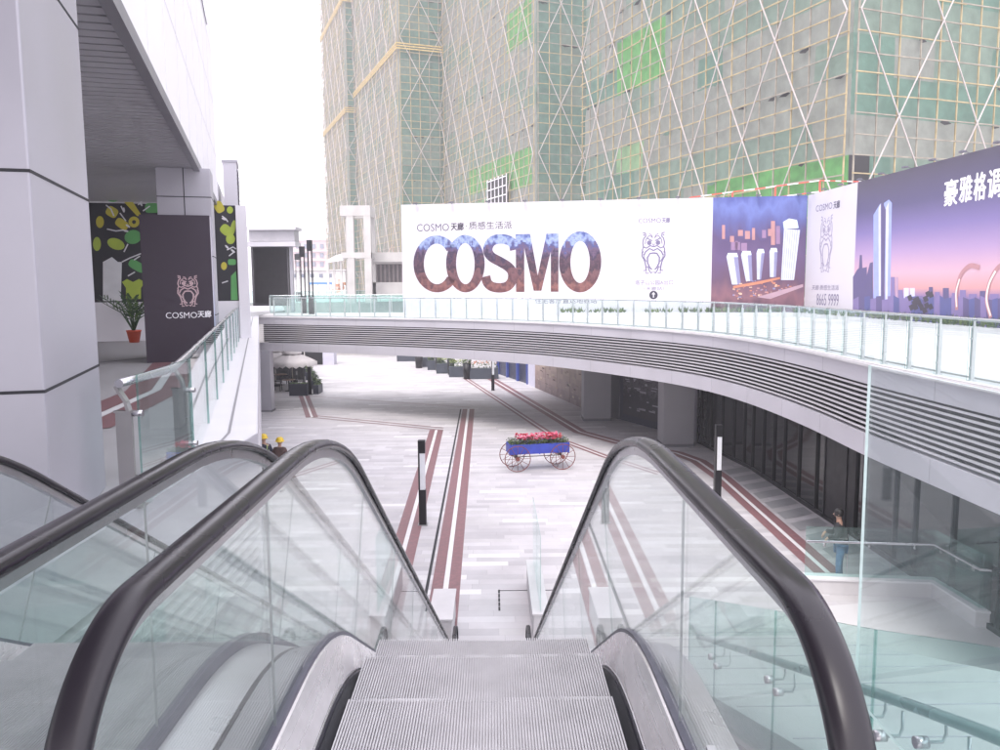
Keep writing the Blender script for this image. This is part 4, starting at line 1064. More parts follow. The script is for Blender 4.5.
# S
u0,u1,v0,v1 = box_px(483.5,234,517,292.5); W=u1-u0; Hh=v1-v0
sp = [(.93,.73),(.88,.84),(.72,.90),(.5,.92),(.28,.89),(.16,.80),(.15,.70),(.26,.61),(.5,.53),(.74,.44),(.86,.34),(.85,.21),(.72,.11),(.5,.08),(.26,.10),(.12,.17),(.07,.28)]
spb = bez([(u0+W*x, v0+Hh*y) for x,y in sp], 5)
LN=.0075; stroke(q, fr, [(p.x,p.y) for p in spb], tw*.72, LN, CT)
# M
u0,u1,v0,v1 = box_px(516,233.5,558.5,292); W=u1-u0; Hh=v1-v0
for pts in ([(0,0),(.20,0),(.20,1),(0,1)], [(.82,0),(1.0,0),(1.0,1),(.82,1)]):
    poly(q, fr, [(u0+W*x, v0+Hh*y) for x,y in pts], .0055, CT)
poly(q, fr, [(u0+W*x, v0+Hh*y) for x,y in [(.13,1),(.34,1),(.58,0.02),(.42,0.02)]], .0085, CT)
poly(q, fr, [(u0+W*x, v0+Hh*y) for x,y in [(.72,1),(.92,1),(.60,0.02),(.44,0.02)]], .0105, CT)
q.build('big_lettering', CT, hd)
q = MB()
text_px(q, fr, 'COSMO', 417,223.5,449,231.5,.006,INKG,0)
text_px(q, fr, '天廊', 451,222.5,463.5,230.5,.006,INK,.012)
text_px(q, fr, '·', 466,225.5,467,226.8,.006,INK,0)
text_px(q, fr, '质感生活派', 469,221,512,229.5,.006,INK,-.004)
text_px(q, fr, '住宅客厅直达地铁站', 535,298.2,597,303.5,.006,INKG,-.004)
text_px(q, fr, 'COSMO', 638.5,218,661,223.2,.006,INKL,-.02)
text_px(q, fr, '天廊', 662,217.5,670,222.8,.006,INKL,.015)
text_px(q, fr, '塔子山公园A出口', 635,280,673,285,.006,INKL,-.004)
text_px(q, fr, '（天廊站）', 644,286.5,664,290.5,.006,INKL,-.004)
cu,cv = fr.hit(653.5,295); rr = abs(fr.hit(657.8,295)[0]-cu)
poly(q, fr, ell(cu,cv,rr,rr,0,360,28)[:-1], .005, mat('ink_black',(.03,.03,.05),.6))
q.fbox(fr, cu-rr*.12, cu+rr*.12, cv-rr*.6, cv+rr*.5, .006, .008, WB_)
poly(q, fr, [(cu-rr*.45,cv+rr*.15),(cu+rr*.45,cv+rr*.15),(cu,cv+rr*.7)], .0085, WB_)
q.build('lettering', INK, hd)
q = MB(); A = fr.hit(653.5,253); Wd = abs(fr.hit(665,253)[0]-fr.hit(642,253)[0]); Hd_ = abs(fr.hit(653,233)[1]-fr.hit(653,274)[1])
emblem(q, fr, A[0], A[1], Wd, Hd_, .006, mat('crest_ink',(.15,.13,.24),.6), 1.1); q.build('crest', None, hd)
# city picture
q = MB(); PG = printed('tower_picture_ground', [(0,(.06,.03,.06)),(.15,(.20,.09,.12)),(.3,(.10,.05,.10)),(.5,(.10,.06,.16)),(.65,(.08,.05,.14)),(.8,(.08,.09,.27)),(.92,(.12,.16,.42)),(1,(.07,.09,.30))], 0, (9,3,5), .16)
q.fbox(fr,uP,fr.L,0,H,-.12,0,PG); q.build('city_picture', None, hd)
q = MB(); TW1 = mat('print_tower_white',(.55,.60,.74),.6); TW2 = mat('print_tower_shade',(.22,.22,.38),.6); PK = mat('print_peach',(.42,.22,.22),.6); ORP = mat('print_orange',(.50,.20,.12),.6); GOLD = mat('print_gold',(.62,.45,.32),.6)
def pp(pts, n, m): poly(q, fr, [fr.hit(x,y) for x,y in pts], n, m)
# hazy far blocks
for (x,y,w,h) in [(722,225,3,14),(730,236,4,6),(735,241,3,9),(745,231,5,8),(752,228,3,12),(762,230,4,8),(768,229,3,7),(771,221,4,24),(776,226,4,18),(731,242,9,8),(741,243,6,8),(738,230,5,6)]:
    pp([(x,y),(x+w,y),(x+w,y+h),(x,y+h)], .003, random.choice([PK,mat('print_mauve',(.26,.16,.28),.6)]))
for (x0,x1,yt,xb0,xb1,yb) in [(726.5,738,257,732,741,284.5),(741,751.5,255,746,752.5,281),(756.5,764.5,253,757,761,279.5),(769.5,777.5,252,770,776,277)]:
    pp([(x0,yt),(x1,yt),(xb1,yb),(xb0,yb)], .004, TW2); xm = x0+(x1-x0)*.62; xbm = xb0+(xb1-xb0)*.62
    pp([(x0,yt),(xm,yt),(xbm,yb),(xb0,yb)], .006, TW1)
    pp([(x0,yt),(x1,yt),(x1-1,yt-4),(x0+1.5,yt-4)], .006, mat('print_ice',(.62,.78,.90),.6))
    for k in range(3): xx=x0+(xm-x0)*(k+.5)/3; xz=xb0+(xbm-xb0)*(k+.5)/3; pp([(xx,yt+1),(xx+.5,yt+1),(xz+.4,yb-1),(xz,yb-1)], .0075, mat('print_seam',(.34,.36,.52),.6))
pp([(784,229),(800,230),(794,280),(781,280)], .004, TW1)
for k in range(6): xx=785.5+k*2.3; xz=782+k*2; pp([(xx,230),(xx+.7,230),(xz+.6,279),(xz,279)], .006, mat('print_seam',(.34,.36,.52),.6))
pp([(783,222),(789,218.5),(797,220),(798.5,228),(784,229)], .0065, MATS['print_ice'])
for i in range(70):
    x = random.uniform(732,790); y = random.uniform(280,298)-(x-760)*.06; w = random.uniform(.6,3.5); h = random.uniform(.4,1.8)
    pp([(x,y),(x+w,y-.1),(x+w,y+h),(x,y+h)], .007+i*.00004, random.choice([ORP,GOLD,PK,TW2,ORP]))
pp([(733,286),(760,281),(780,277),(780,279),(760,284),(733,288.5)], .0115, ORP)
pp([(757,297),(803,284),(803,287),(770,299)], .0105, mat('print_road',(.40,.27,.33),.6))
q.build('printed_towers', None, hd)

# white side panel
sA = Vector((b.x+.02, b.y-.02, HZ)); p2 = Py(853,300,33.8); p3 = Py(1000,300,24.5)
fr2 = frame(sA, (p2.x,p2.y,HZ)); s2 = thing('billboard', 'narrow white billboard with pale crest and phone number beside the purple billboard', 'billboard', tuple(sA))
q = MB(); q.fbox(fr2,0,fr2.L,0,H,-.12,0); q.build('banner', WB_, s2); spots(fr2, s2, .6, fr2.L, H, 1.6)
fr = fr2; q = MB()
text_px(q, fr, 'COSMO', 816,202,832.5,212,.005,INKL,-.018); text_px(q, fr, '天廊', 833.5,200,840,209,.005,INKG,.012)
text_px(q, fr, '天廊·质感生活派', 812,285,839,290,.005,INKL,0)
text_px(q, fr, '8665 9999', 816.5,294,839,305,.005,INKL,0)
q.build('lettering', None, s2)
q = MB(); A = fr.hit(826,244); Wd = abs(fr.hit(832,244)[0]-fr.hit(820,244)[0]); Hd_ = abs(fr.hit(826,217)[1]-fr.hit(826,273)[1]); emblem(q, fr, A[0],A[1],Wd,Hd_,.005,mat('crest_pale',(.33,.30,.42),.6),1.0); q.build('crest', None, s2)
# purple side
dirn = (p3-p2); p4 = p3+dirn*1.1
fr3 = frame((p2.x,p2.y,HZ),(p4.x,p4.y,HZ)); s3 = thing('billboard', 'tall purple dusk skyline billboard with white Chinese title at the right edge', 'billboard', (p2.x,p2.y,HZ))
PU = printed('dusk_print', [(0,(.06,.06,.16)),(.10,(.10,.09,.24)),(.18,(.20,.15,.36)),(.24,(.58,.30,.30)),(.34,(.60,.38,.46)),(.48,(.38,.27,.46)),(.62,(.19,.155,.36)),(.78,(.085,.075,.17)),(1,(.060,.052,.085))], 0, (2,2,3), .03)
q = MB(); q.fbox(fr3,0.004,fr3.L,0,H,-.12,0,PU); q.build('dusk_picture', None, s3); spots(fr3, s3, .6, fr3.L, H, 1.7)
q = MB(); q.fbox(fr3,0.004,fr3.L,0,H-.1,-.5,-.13); q.build('backing_frame', STEELD, s3)
fr = fr3; q = MB()
WT = mat('print_white',(.85,.84,.88),.5)
text_px(q, fr, '豪', 944,178,958.5,206.5,.006,WT,.022); text_px(q, fr, '雅', 959,174.5,973,203,.006,WT,.022); text_px(q, fr, '格', 973.5,171,987,201,.006,WT,.022)
uA = fr.hit(988,185)[0]; uB = uA+(fr.hit(987,185)[0]-fr.hit(973.5,185)[0]); vA = fr.hit(973.5,201)[1]; vB = fr.hit(987,171)[1]
text_b(q, fr, '调', uA, uB, vA, vB, .006, WT, .022)
q.build('lettering', None, s3)
q = MB()
BT = mat('print_blue_tower',(.30,.36,.68),.6); BTL = mat('print_tower_light',(.58,.60,.82),.6); DKV = mat('print_dark_violet',(.10,.085,.20),.6); MV2 = mat('print_violet',(.20,.16,.34),.6)
pp([(873.5,215),(877,209),(880,204),(881,311),(873.5,311)], .003, BT); pp([(881,203),(884,205),(886,210),(884,312),(881,312)], .0035, DKV)
pp([(884,203),(889,199.5),(892,203),(890,312),(885,312)], .003, BT); pp([(878.5,209),(881,203),(881,311),(879,311)], .0055, BTL); pp([(886,208),(889,202),(887.5,312),(885.5,312)], .0055, BTL)
sky = [(853,277),(857,270),(859,268),(860,255),(862,255),(862.5,268),(867,267),(867,275),(870,263),(873,262),(873,310),(853,308)]
pp(sky, .004, DKV)
for (x,y0_,w,mm) in [(891,277,4,MV2),(895.5,277,3,mat('print_rose',(.45,.30,.42),.6)),(898,290,5,MV2),(904,288,5,BTL),(910,288,5,BTL),(917,296,6,MV2),(929,287,4,DKV),(935,292,5,MV2),(943,288,6,DKV),(952,293,5,MV2),(960,290,6,MV2),(969,294,8,MV2),(980,291,7,DKV),(990,294,9,MV2)]:
    pp([(x,y0_),(x+w,y0_),(x+w,313+(x-890)*.12),(x,313+(x-890)*.12)], .005, mm)
for i in range(26):
    x = 853+i*5.8; pp([(x,300-random.random()*5),(x+5.8,300-random.random()*5),(x+5.8,316+(x-850)*.13),(x,316+(x-850)*.13)], .0065+.00005*i, random.choice([DKV,mat('print_navy',(.09,.10,.26),.6),MV2]))
for i in range(14):
    x = random.uniform(907,930); y = random.uniform(292,312); pp([(x,y),(x+4,y-2),(x+6,y+3),(x+2,y+5)], .009+.0001*i, mat('print_tree',(.045,.04,.06),.6))
# curved light ribbons
def arcpx(pts, w, m, n=.0115):
    P2 = bez([fr.hit(x,y) for x,y in pts], 8); stroke(q, fr, [(p.x,p.y) for p in P2], w, n, m)
arcpx([(957,310),(957,290),(961,275),(970,266),(980,267.5)], .16, mat('print_bronze',(.42,.22,.24),.6))
arcpx([(957,307),(956.5,292),(960,279)], .07, mat('print_glow',(.85,.70,.66),.6), .0145)
arcpx([(991,318),(987,300),(990,282),(998,268),(1010,262)], .16, MATS['print_bronze'])
arcpx([(991,316),(987,300),(989.5,284),(996,271)], .08, MATS['print_glow'], .0145)
q.build('printed_skyline', None, s3)

# plant strips at the foot of the hoardings
def plant_strip(fr_, u0, u1, label, n, hgt):
    r = thing('plant_bed', label, 'plant bed', tuple(fr_(u0,0,.6)), 'plant beds at the foot of the billboards')
    q = MB(); q.fbox(fr_,u0,u1,0,.16,.35,.75,STONE); q.build('kerb_box', None, r)
    q = MB()
    for i in range(n):
        u = random.uniform(u0,u1)
        if noise.noise(Vector((u*.9,3.3,0))) < -.22: continue
        d = random.uniform(.4,.7); h = hgt*random.uniform(.5,1.1)
        b0 = fr_(u,.15,d)
        for k in range(5):
            t = b0+Vector((random.uniform(-.14,.14),random.uniform(-.1,.1),h*random.uniform(.6,1))); w = Vector((.025,.01,0))
            m_ = (b0+t)/2
            q.add([b0, m_+w, t, m_-w], [(0,1,2,3)], random.choice(LEAFS))
    q.build('foliage', None, r)
frA = frame((a.x,a.y,HZ),(b.x,b.y,HZ)) if False else frame((Py(403,300,42).x,42,HZ),(Py(804,300,38.7).x,38.7,HZ))
plant_strip(frA, frA.hit(562,300)[0], frA.L-.2, 'low strip of young plants at the foot of the white billboard', 170, .34)
plant_strip(fr3, .3, fr3.L-.5, 'low strip of green plants at the foot of the purple billboard', 260, .38)
plant_strip(fr2, .3, fr2.L-.2, 'low strip of green plants at the foot of the narrow white panel', 120, .35)

# red and white barrier rail behind the hoarding
br = thing('barrier_rail', 'red and white striped barrier rail above the billboards', 'barrier', (12, 42, -.02))
q = MB(); BRD = mat('barrier_red',(.60,.10,.07),.5); BWH = mat('barrier_white',(.75,.74,.74),.5)
bp = [Py(690,197.5,42), Py(820,180.5,41.5), Py(872,182,37)]
for A,B in zip(bp[:-1],bp[1:]):
    n=int((B-A).length/.5)
    for dz in (0,-.55):
        for i in range(n): q.bar(A+(B-A)*i/n+Vector((0,0,dz)), A+(B-A)*(i+1)/n+Vector((0,0,dz)), .06,.06,[BRD,BWH][i%2])
q.build('striped_rail', None, br)
for P0 in (bp[0], bp[0]+(bp[1]-bp[0])*.33, bp[0]+(bp[1]-bp[0])*.66, bp[1], bp[2]):
    q = MB(); q.bar((P0.x,P0.y,-.02), (P0.x,P0.y,P0.z), .08,.08, BRD); q.build('post', None, br)
# ------------------------------------------------------------------ scaffolded towers
NETS = {'grey': mat('net_grey',(.225,.243,.218),.85,0,.14,1.6,.6,5), 'sage': mat('net_sage',(.165,.225,.185),.85,0,.14,1.6,.6,5), 'teal': mat('net_teal',(.115,.20,.16),.85,0,.16,1.6,.6,5),
        'green': mat('net_green',(.10,.28,.09),.75,0,.25,1.5,.6,5), 'dark': mat('net_gap',(.04,.04,.045),.9), 'pale': mat('net_pale',(.20,.32,.18),.8,0,.15,1.5)}
BAM = mat('bamboo',(.36,.29,.165),.6,0,.25,2); BRC = mat('brace_pole',(.50,.45,.44),.55,0,.15,1.5); BANDM = mat('bamboo_bundle',(.50,.38,.16),.6,0,.25,3)
BAMG = mat('bamboo_weathered',(.27,.245,.20),.6,0,.25,2)
U_ = Vector((-.347,.938,0)); V_ = Vector((.938,.347,0))
def tower(corner, lu, lv, h, label, mix_u, mix_v, cell=1.44, lift=1.05, z0=-.1, thick=.066, seed=1, bands=(), greens_u=(), greens_v=(), jit=.12, bracestep=4):
    rnd = random.Random(seed)
    c = Vector((corner[0], corner[1], z0))
    r = thing('scaffolded_tower', label, 'tower', tuple(c), 'towers wrapped in green netting and bamboo scaffolding')
    # solid core
    core = MB(); I = .6
    a = c+U_*I+V_*I; poly_ = [a, a+V_*max(.5,lv-2*I), a+V_*max(.5,lv-2*I)+U_*(lu-2*I), a+U_*(lu-2*I)]
    core.prism([(p.x,p.y) for p in poly_], z0, h, CONC); core.build('concrete_core', CONC, r)
    faces = [(c, U_, lu, mix_u, greens_u, -V_), (c, V_, lv, mix_v, greens_v, -U_)]
    for fi,(o,d,L_,mix,greens,nrm) in enumerate(faces):
        nc = max(1,int(round(L_/cell))); nr = int((h-z0)/lift); cw = L_/nc
        net = MB(); sub = 2
        NX, NZ = nc*sub, nr
        def pt(i,j):
            u = i*cw/sub; v = j*lift
            dp = jit*(noise.noise(Vector((u*.7+seed*9,v*.7,fi*5)))+.6*noise.noise(Vector((u*2.1,v*2.4+seed,fi*7))))*2
            if j % 2 == 0: dp *= .5
            return o + d*u + Vector((0,0,v)) + nrm*dp
        vs = [pt(i,j) for j in range(NZ+1) for i in range(NX+1)]
        fsm = {}
        # sheets of cloth: width 3-6 cells, height 2 lifts
        sheet = {}
        for j in range(NZ):
            jj = j//2; i = 0
            if j % 2 == 0:
                cur = {}; x = -rnd.randint(0,4)
                while x < nc:
                    w = rnd.randint(2,6); k = rnd.choices(list(mix.keys()), list(mix.values()))[0]
                    for t in range(max(0,x), min(nc,x+w)): cur[t] = k
                    x += w
                for (g0,g1,h0,h1,kk) in greens: pass
                sheet = cur
            for i in range(NX):
                k = sheet.get(i//sub,'grey')
                for (g0,g1,h0,h1,kk) in greens:
                    if g0 <= i//sub < g1 and h0 <= j < h1: k = kk
                fsm.setdefault(k, []).append((j*(NX+1)+i, j*(NX+1)+i+1, (j+1)*(NX+1)+i+1, (j+1)*(NX+1)+i))
        base = len(net.v); net.v += vs
        for k, fl_ in fsm.items():
            mi = net.mi(NETS[k])
            for f_ in fl_: net.f.append([base+t for t in f_]); net.m.append(mi); net.sm.append(True)
        ob = net.build('netting', None, r)
        # torn hems / dark gaps
        gp = MB()
        for k in range(int(nc*nr*.11)):
            i = rnd.randint(0,nc-1); j = rnd.randint(1,max(1,nr//2))*2; w = rnd.uniform(.2,1.2); hh = rnd.uniform(.05,.28)
            if j > nr: continue
            u = i*cw+rnd.uniform(0,.4); v = j*lift
            p = lambda uu,vv: o+d*uu+Vector((0,0,vv))+nrm*.2
            gp.add([p(u,v-hh*.3),p(u+w*.4,v-hh),p(u+w,v-hh*.5),p(u+w*.7,v+.02),p(u+w*.2,v+.03)], [(0,1,2,3,4)], NETS[rnd.choice(['dark','dark','teal'])])
        gp.build('torn_hem', None, r)
        lat = MB(); o2 = o+nrm*.34
        for i in range(nc+1):
            u = i*cw + rnd.uniform(-.05,.05) if 0 < i < nc else i*cw
            lat.bar(o2+d*u, o2+d*(u+rnd.uniform(-.08,.08))+Vector((0,0,h-z0)), thick*1.1, thick*1.1, BAM if rnd.random()<.6 else BAMG, up=tuple(nrm))
        for j in range(1,nr+1):
            z = j*lift; k0 = 0
            while k0 < nc:
                k1 = min(nc, k0+rnd.randint(4,7)); e = rnd.uniform(.1,.35)
                A = o2+nrm*.06+d*(k0*cw-.1)+Vector((0,0,z+rnd.uniform(-.06,.06))); B = o2+nrm*.06+d*(min(L_+(.35 if fi else .2),k1*cw+e))+Vector((0,0,z+rnd.uniform(-.06,.06)))
                lat.bar(A, B, thick, thick, BAM if rnd.random()<.7 else BAMG); k0 = k1
        lat.build('bamboo_lattice', None, r)
        # crossed braces
        run = bracestep*cw; rise = 10*lift; o3 = o2+nrm*.14
        k = -12
        segs = []
        while k*run < L_+12*run:
            for sgn in (1,-1):
                u0 = k*run+run*.5; 
                # clip the infinite diagonal to the face
                H_ = h-z0; t0, t1 = 0, H_/rise
                uA = lambda t: u0+sgn*run*t
                lo_, hi_ = (0-u0)/(sgn*run), (L_-u0)/(sgn*run)
                if lo_ > hi_: lo_, hi_ = hi_, lo_
                ta, tb = max(0,lo_), min(t1,hi_)
                if tb-ta > .15: segs.append((o3+d*uA(ta)+Vector((0,0,rise*ta)), o3+d*uA(tb)+Vector((0,0,rise*tb))))
            k += 1
        for A,B in segs[:40]:
            q = MB(); q.bar(A,B,thick*.85,thick*.85,BRC,up=tuple(nrm)); q.build('brace', None, r)
    for zb in bands:
        q = MB()
        for k in range(3):
            zz = zb-z0+k*.35
            q.bar(c+(-V_-U_)*.5+Vector((0,0,zz)), c+U_*lu-V_*.5+Vector((0,0,zz)), .16,.16,BANDM); q.bar(c+(-V_-U_)*.5+Vector((0,0,zz)), c+V_*lv-U_*.5+Vector((0,0,zz)), .16,.16,BANDM)
        q.build('bamboo_platform', None, r)
    return r
gm = {'grey':6,'sage':4,'teal':.7}; gv = {'grey':2,'sage':6,'teal':4}
A0 = Py(847,200,44.2)
tower((A0.x,A0.y), 31, 26, 40, 'nearest netted scaffold tower, its corner above the purple billboard', gm, gv, seed=3,
      greens_u=[(0,9,5,8,'green'),(9,14,5,7,'green'),(14,16,5,6,'green'),(15,18,10,12,'pale'),(0,6,3,5,'green'),(6,14,3,5,'green'),(13,18,16,20,'green'),(10,13,24,28,'green')], greens_v=[(0,1,5,8,'dark')])
B0 = Py(537,200,90)
tower((B0.x,B0.y), 36, 6.6, 62, 'netted scaffold tower above the big letters with a small white barred opening', {'grey':10,'sage':3}, {'teal':5,'sage':4}, seed=5, thick=.075,
      greens_u=[(1,6,27,31,'green'),(1,8,12,16,'green'),(8,16,13,16,'green'),(2,6,17,19,'grey'),(10,15,8,12,'pale'),(1,6,4,7,'green')])
Cc = Py(402,200,120)
tower((Cc.x,Cc.y), 32, 7.2, 78, 'third netted scaffold tower above the left end of the billboard with a yellow bamboo band', {'grey':10,'sage':3}, {'teal':6,'sage':4}, seed=8, thick=.085, bands=(35,))
D0 = Py(350,200,150)
tower((D0.x,D0.y), 26, 6, 90, 'farthest and leftmost netted scaffold tower beyond the concrete frame', {'grey':10,'sage':3}, {'teal':8,'sage':2}, seed=11, thick=.095, bands=(32.5,51.5))
# barred opening on tower B's left face
ob = [o for o in bpy.data.objects if o.name.startswith('scaffolded_tower')][1]
fB = frame((B0.x,B0.y,-.1)+Vector((0,0,0)) if False else (B0.x,B0.y,-.1), (B0.x+U_.x*36,B0.y+U_.y*36,-.1))
nB = -V_
x_ = lambda u,v,n: Vector((B0.x,B0.y,-.1))+U_*u+Vector((0,0,v))+nB*n
q = MB(); q.fbox(x_, 7.5, 14, 9.0, 14.5, .5, .55, DARK)
for i in range(6): q.fbox(x_, 7.5+i*1.3, 7.65+i*1.3, 9.0, 14.6, .57, .65, WHITEP)
for i in range(6): q.fbox(x_, 7.5, 14.1, 9.0+i*1.05, 9.12+i*1.05, .66, .72, WHITEP)
q.build('barred_opening', None, ob)

# ------------------------------------------------------------------ concrete frame, low building, flats, black poles
Yf = 74
def bpx(q, x0,y0,x1,y1, Y, dep, m): 
    A = Py(x0,y1,Y); B = Py(x1,y0,Y); q.box(A.x,B.x,Y,Y+dep,A.z,B.z,m)
cf = thing('concrete_frame', 'raw concrete frame tower of open columns and beams beyond the footbridge', 'concrete frame', (Py(355,300,Yf).x,Yf,-.02))
CW = mat('raw_concrete',(.50,.485,.475),.8,0,.10,.8,.2,8)
for Y in (Yf, Yf+3.4):
    for x in (342.5,348.5) if False else (): pass
A1_, B1_ = Py(342,290,Yf), Py(372,290,Yf); zt = Py(350,205.5,Yf).z; zm = Py(350,252.5,Yf).z
X0,X1 = A1_.x, B1_.x; wcol=.62
for (x,y) in ((X0,Yf+2.6),(X0+.55,Yf),(X1-.62,Yf+2.6),(X1-.62,Yf),):
    q = MB(); q.box(x,x+wcol,y,y+.6,-.02,zt-.9,CW); q.build('column', None, cf)
for z0_,z1_ in ((zt-.9,zt),(zm-.5,zm)):
    q = MB(); q.box(X0,X1,Yf-.03,Yf+.55,z0_,z1_,CW); q.box(X0,X1,Yf+2.63,Yf+3.22,z0_,z1_,CW); q.box(X0-.02,X0+.6,Yf+.552,Yf+2.628,z0_+.003,z1_-.003,CW); q.box(X1-.6,X1+.02,Yf+.552,Yf+2.628,z0_+.003,z1_-.003,CW); q.build('beam', None, cf)
lb_ = thing('low_concrete_building', 'low unfinished concrete building with dark slatted openings between the frame tower and the white billboard', 'building', (Py(390,300,76).x,76,-.02))
q = MB(); bpx(q, 371,252,430,262, 76, 8, CW); bpx(q, 373,260,430,264, 76.5, 7, CW); q.build('roof_slab', None, lb_)
q = MB(); bpx(q, 375,262,430,284, 77.5, .3, mat('dark_slats',(.16,.14,.15),.6)); 
for i in range(12): bpx(q, 376+i*4.2,262,377.2+i*4.2,283, 77.3, .15, mat('slat_brown',(.26,.22,.22),.6))
q.build('slatted_opening', None, lb_)
q = MB(); bpx(q, 373,282,430,296, 76.6, 1, CW); q.build('parapet', None, lb_)
q = MB(); 
for i in range(7): A = Py(373+i*5,253,77); q.bar((A.x,A.y,A.z),(A.x+random.uniform(-1.0,1.4),A.y,A.z+random.uniform(.2,.8)),.05,.05,mat('rubble_pole',(.5,.36,.32),.7))
q.build('roof_poles', None, lb_)
fl2 = thing('apartment_block', 'distant pale pink apartment block with small windows', 'building', (Py(310,290,260).x,260,-5))
PKW = mat('pink_render',(.56,.42,.42),.8,0,.08,.2); PWH = mat('pale_render',(.60,.56,.57),.8)
q = MB(); bpx(q, 292,240,345,292, 260, 14, PKW); q.build('wall', None, fl2)
q = MB(); bpx(q, 290,237.5,347,240.5, 259.5, 15, PWH); q.build('roof', None, fl2)
WNM = mat('far_window',(.16,.18,.24),.2)
for r_ in range(5):
    for c_ in range(6):
        q = MB(); bpx(q, 296+c_*8,244+r_*9,299.5+c_*8,248.5+r_*9, 259.7, .25, WNM); q.build('window', None, fl2)
    q = MB(); bpx(q, 293,250+r_*9,343,251.5+r_*9, 259.2, .7, PWH); q.build('balcony', None, fl2)
wl = thing('site_wall', 'long low white building beyond the terrace behind the black poles', 'building', (Py(320,300,130).x,130,-.1))
q = MB(); bpx(q, 262,271,345,296, 130, 6, mat('site_white',(.70,.69,.70),.7)); q.build('wall', None, wl)
q = MB(); bpx(q, 260,269.5,346,271.2, 129.6, 7, PWH); q.build('roof_edge', None, wl)
for i in range(5):
    q = MB(); bpx(q, 292+i*9,274,295.5+i*9,277.5, 129.8, .25, WNM); q.build('window', None, wl)
bs = thing('blue_barrier', 'bright blue site barrier strip in front of the low white building', 'barrier', (Py(320,300,120).x,120,-.1))
q = MB(); bpx(q, 309,282.2,332,284.5, 120, .2, mat('site_blue',(.05,.20,.62),.5)); q.build('sheet', None, bs)
q = MB(); 
for x in (310,318,326,331): bpx(q, x,284,x+.5,294, 120.05, .1, STEELD)
q.build('post', None, bs)
om = thing('brick_stack', 'orange brick stacks next to the blue barrier', 'brick stack', (Py(337,300,118).x,118,-.1))
q = MB()
for i in range(16):
    x = random.uniform(332,342); y = random.uniform(279,290); bpx(q, x,y,x+3,y+3, 118+random.uniform(0,1.5), 1, random.choice([mat('brick_orange',(.50,.24,.14),.8), mat('brick_pale',(.55,.42,.36),.8)]))
q.build('bricks', None, om)
cn = thing('site_canopy', 'pale canopy roof left of the concrete frame tower', 'canopy', (Py(333,300,100).x,100,-.1))
q = MB(); A = Py(326,263,100); B = Py(343,262,100); q.add([(A.x,100,A.z),(B.x,100,B.z+.2),(B.x,106,B.z+1.3),(A.x,106,A.z+.9),(A.x,100,A.z+.25),(B.x,100,B.z+.6),(B.x,106,B.z+1.6),(A.x,106,A.z+1.1)], [(0,3,2,1),(4,5,6,7),(0,1,5,4),(1,2,6,5),(2,3,7,6),(3,0,4,7)], WHITEP); q.build('roof', None, cn)
for x in (328,334,341):
    q = MB(); P0 = Py(x,268,101); q.bar((P0.x,101,-.1),(P0.x,101,P0.z+1),.25,.25,CW); q.build('post', None, cn)
for (px,yt,yb,Y,l_) in ((297.2,254,298,84,'shortest and leftmost of the three black rod clusters'),(301.8,246.5,309,46.9,'middle one of the three black rod clusters'),(309.3,240,314,45.4,'tallest and rightmost of the three black rod clusters')):
    T0 = Py(px,yt,Y); w = 2.35/812*Y
    r = thing('light_pole', l_, 'light pole', (T0.x,Y,-.02), 'black rod cluster light poles on the footbridge')
    q = MB(); q.box(T0.x-w,T0.x+w,Y-w,Y+w,T0.z-.6,T0.z,BLACKM); q.build('head', None, r)
    q = MB(); q.box(T0.x-w,T0.x+w,Y-w,Y+w,-.02,.95,BLACKM); q.build('base', None, r)
    for sx in (-1,1):
        for sy in (-1,1):
            q = MB(); q.bar((T0.x+sx*w*.8,Y+sy*w*.8,.95),(T0.x+sx*w*.8,Y+sy*w*.8,T0.z-.6),.035,.035,BLACKM); q.build('rod', None, r)

# ------------------------------------------------------------------ left mall building
# local axes: e along the facade (away), f lateral to the right
e_ = Vector((-.285,1,0)).normalized(); f_ = Vector((e_.y,-e_.x,0))
ORG_ = Vector((-1.12,0,0))
def LB(t, s, z): return ORG_ + e_*t + f_*s + Vector((0,0,z))
def lbox(q, t0,t1,s0,s1,z0,z1,m=None):
    q.add([LB(a,b,c) for (a,b,c) in [(t0,s0,z0),(t0,s1,z0),(t1,s1,z0),(t1,s0,z0),(t0,s0,z1),(t0,s1,z1),(t1,s1,z1),(t1,s0,z1)]], [(0,3,2,1),(4,5,6,7),(0,1,5,4),(1,2,6,5),(2,3,7,6),(3,0,4,7)], m)
mall = thing('mall_building', 'grey panelled shopping mall building with deep slatted canopy filling the left side', 'building', (-6,10,0))
ZC = 3.94
TE = 26.1
# slatted soffit
q = MB(); SF = mat('soffit_strip',(.42,.41,.44),.45,.1,.05,1)
t = -3
while t < TE:
    lbox(q, t, t+.19, -14, -.14, ZC, ZC+.05, SF); t += .24
q.build('soffit', None, mall)
q = MB(); lbox(q, -3, TE, -14, -.1, ZC+.10, ZC+.5, DARK); q.build('soffit_void', None, mall)
q = MB(); lbox(q, -3, 50, -.12, -.0, ZC-.06, ZC+.10, mat('soffit_edge',(.24,.235,.26),.4,.3)); q.build('soffit_edge', None, mall)
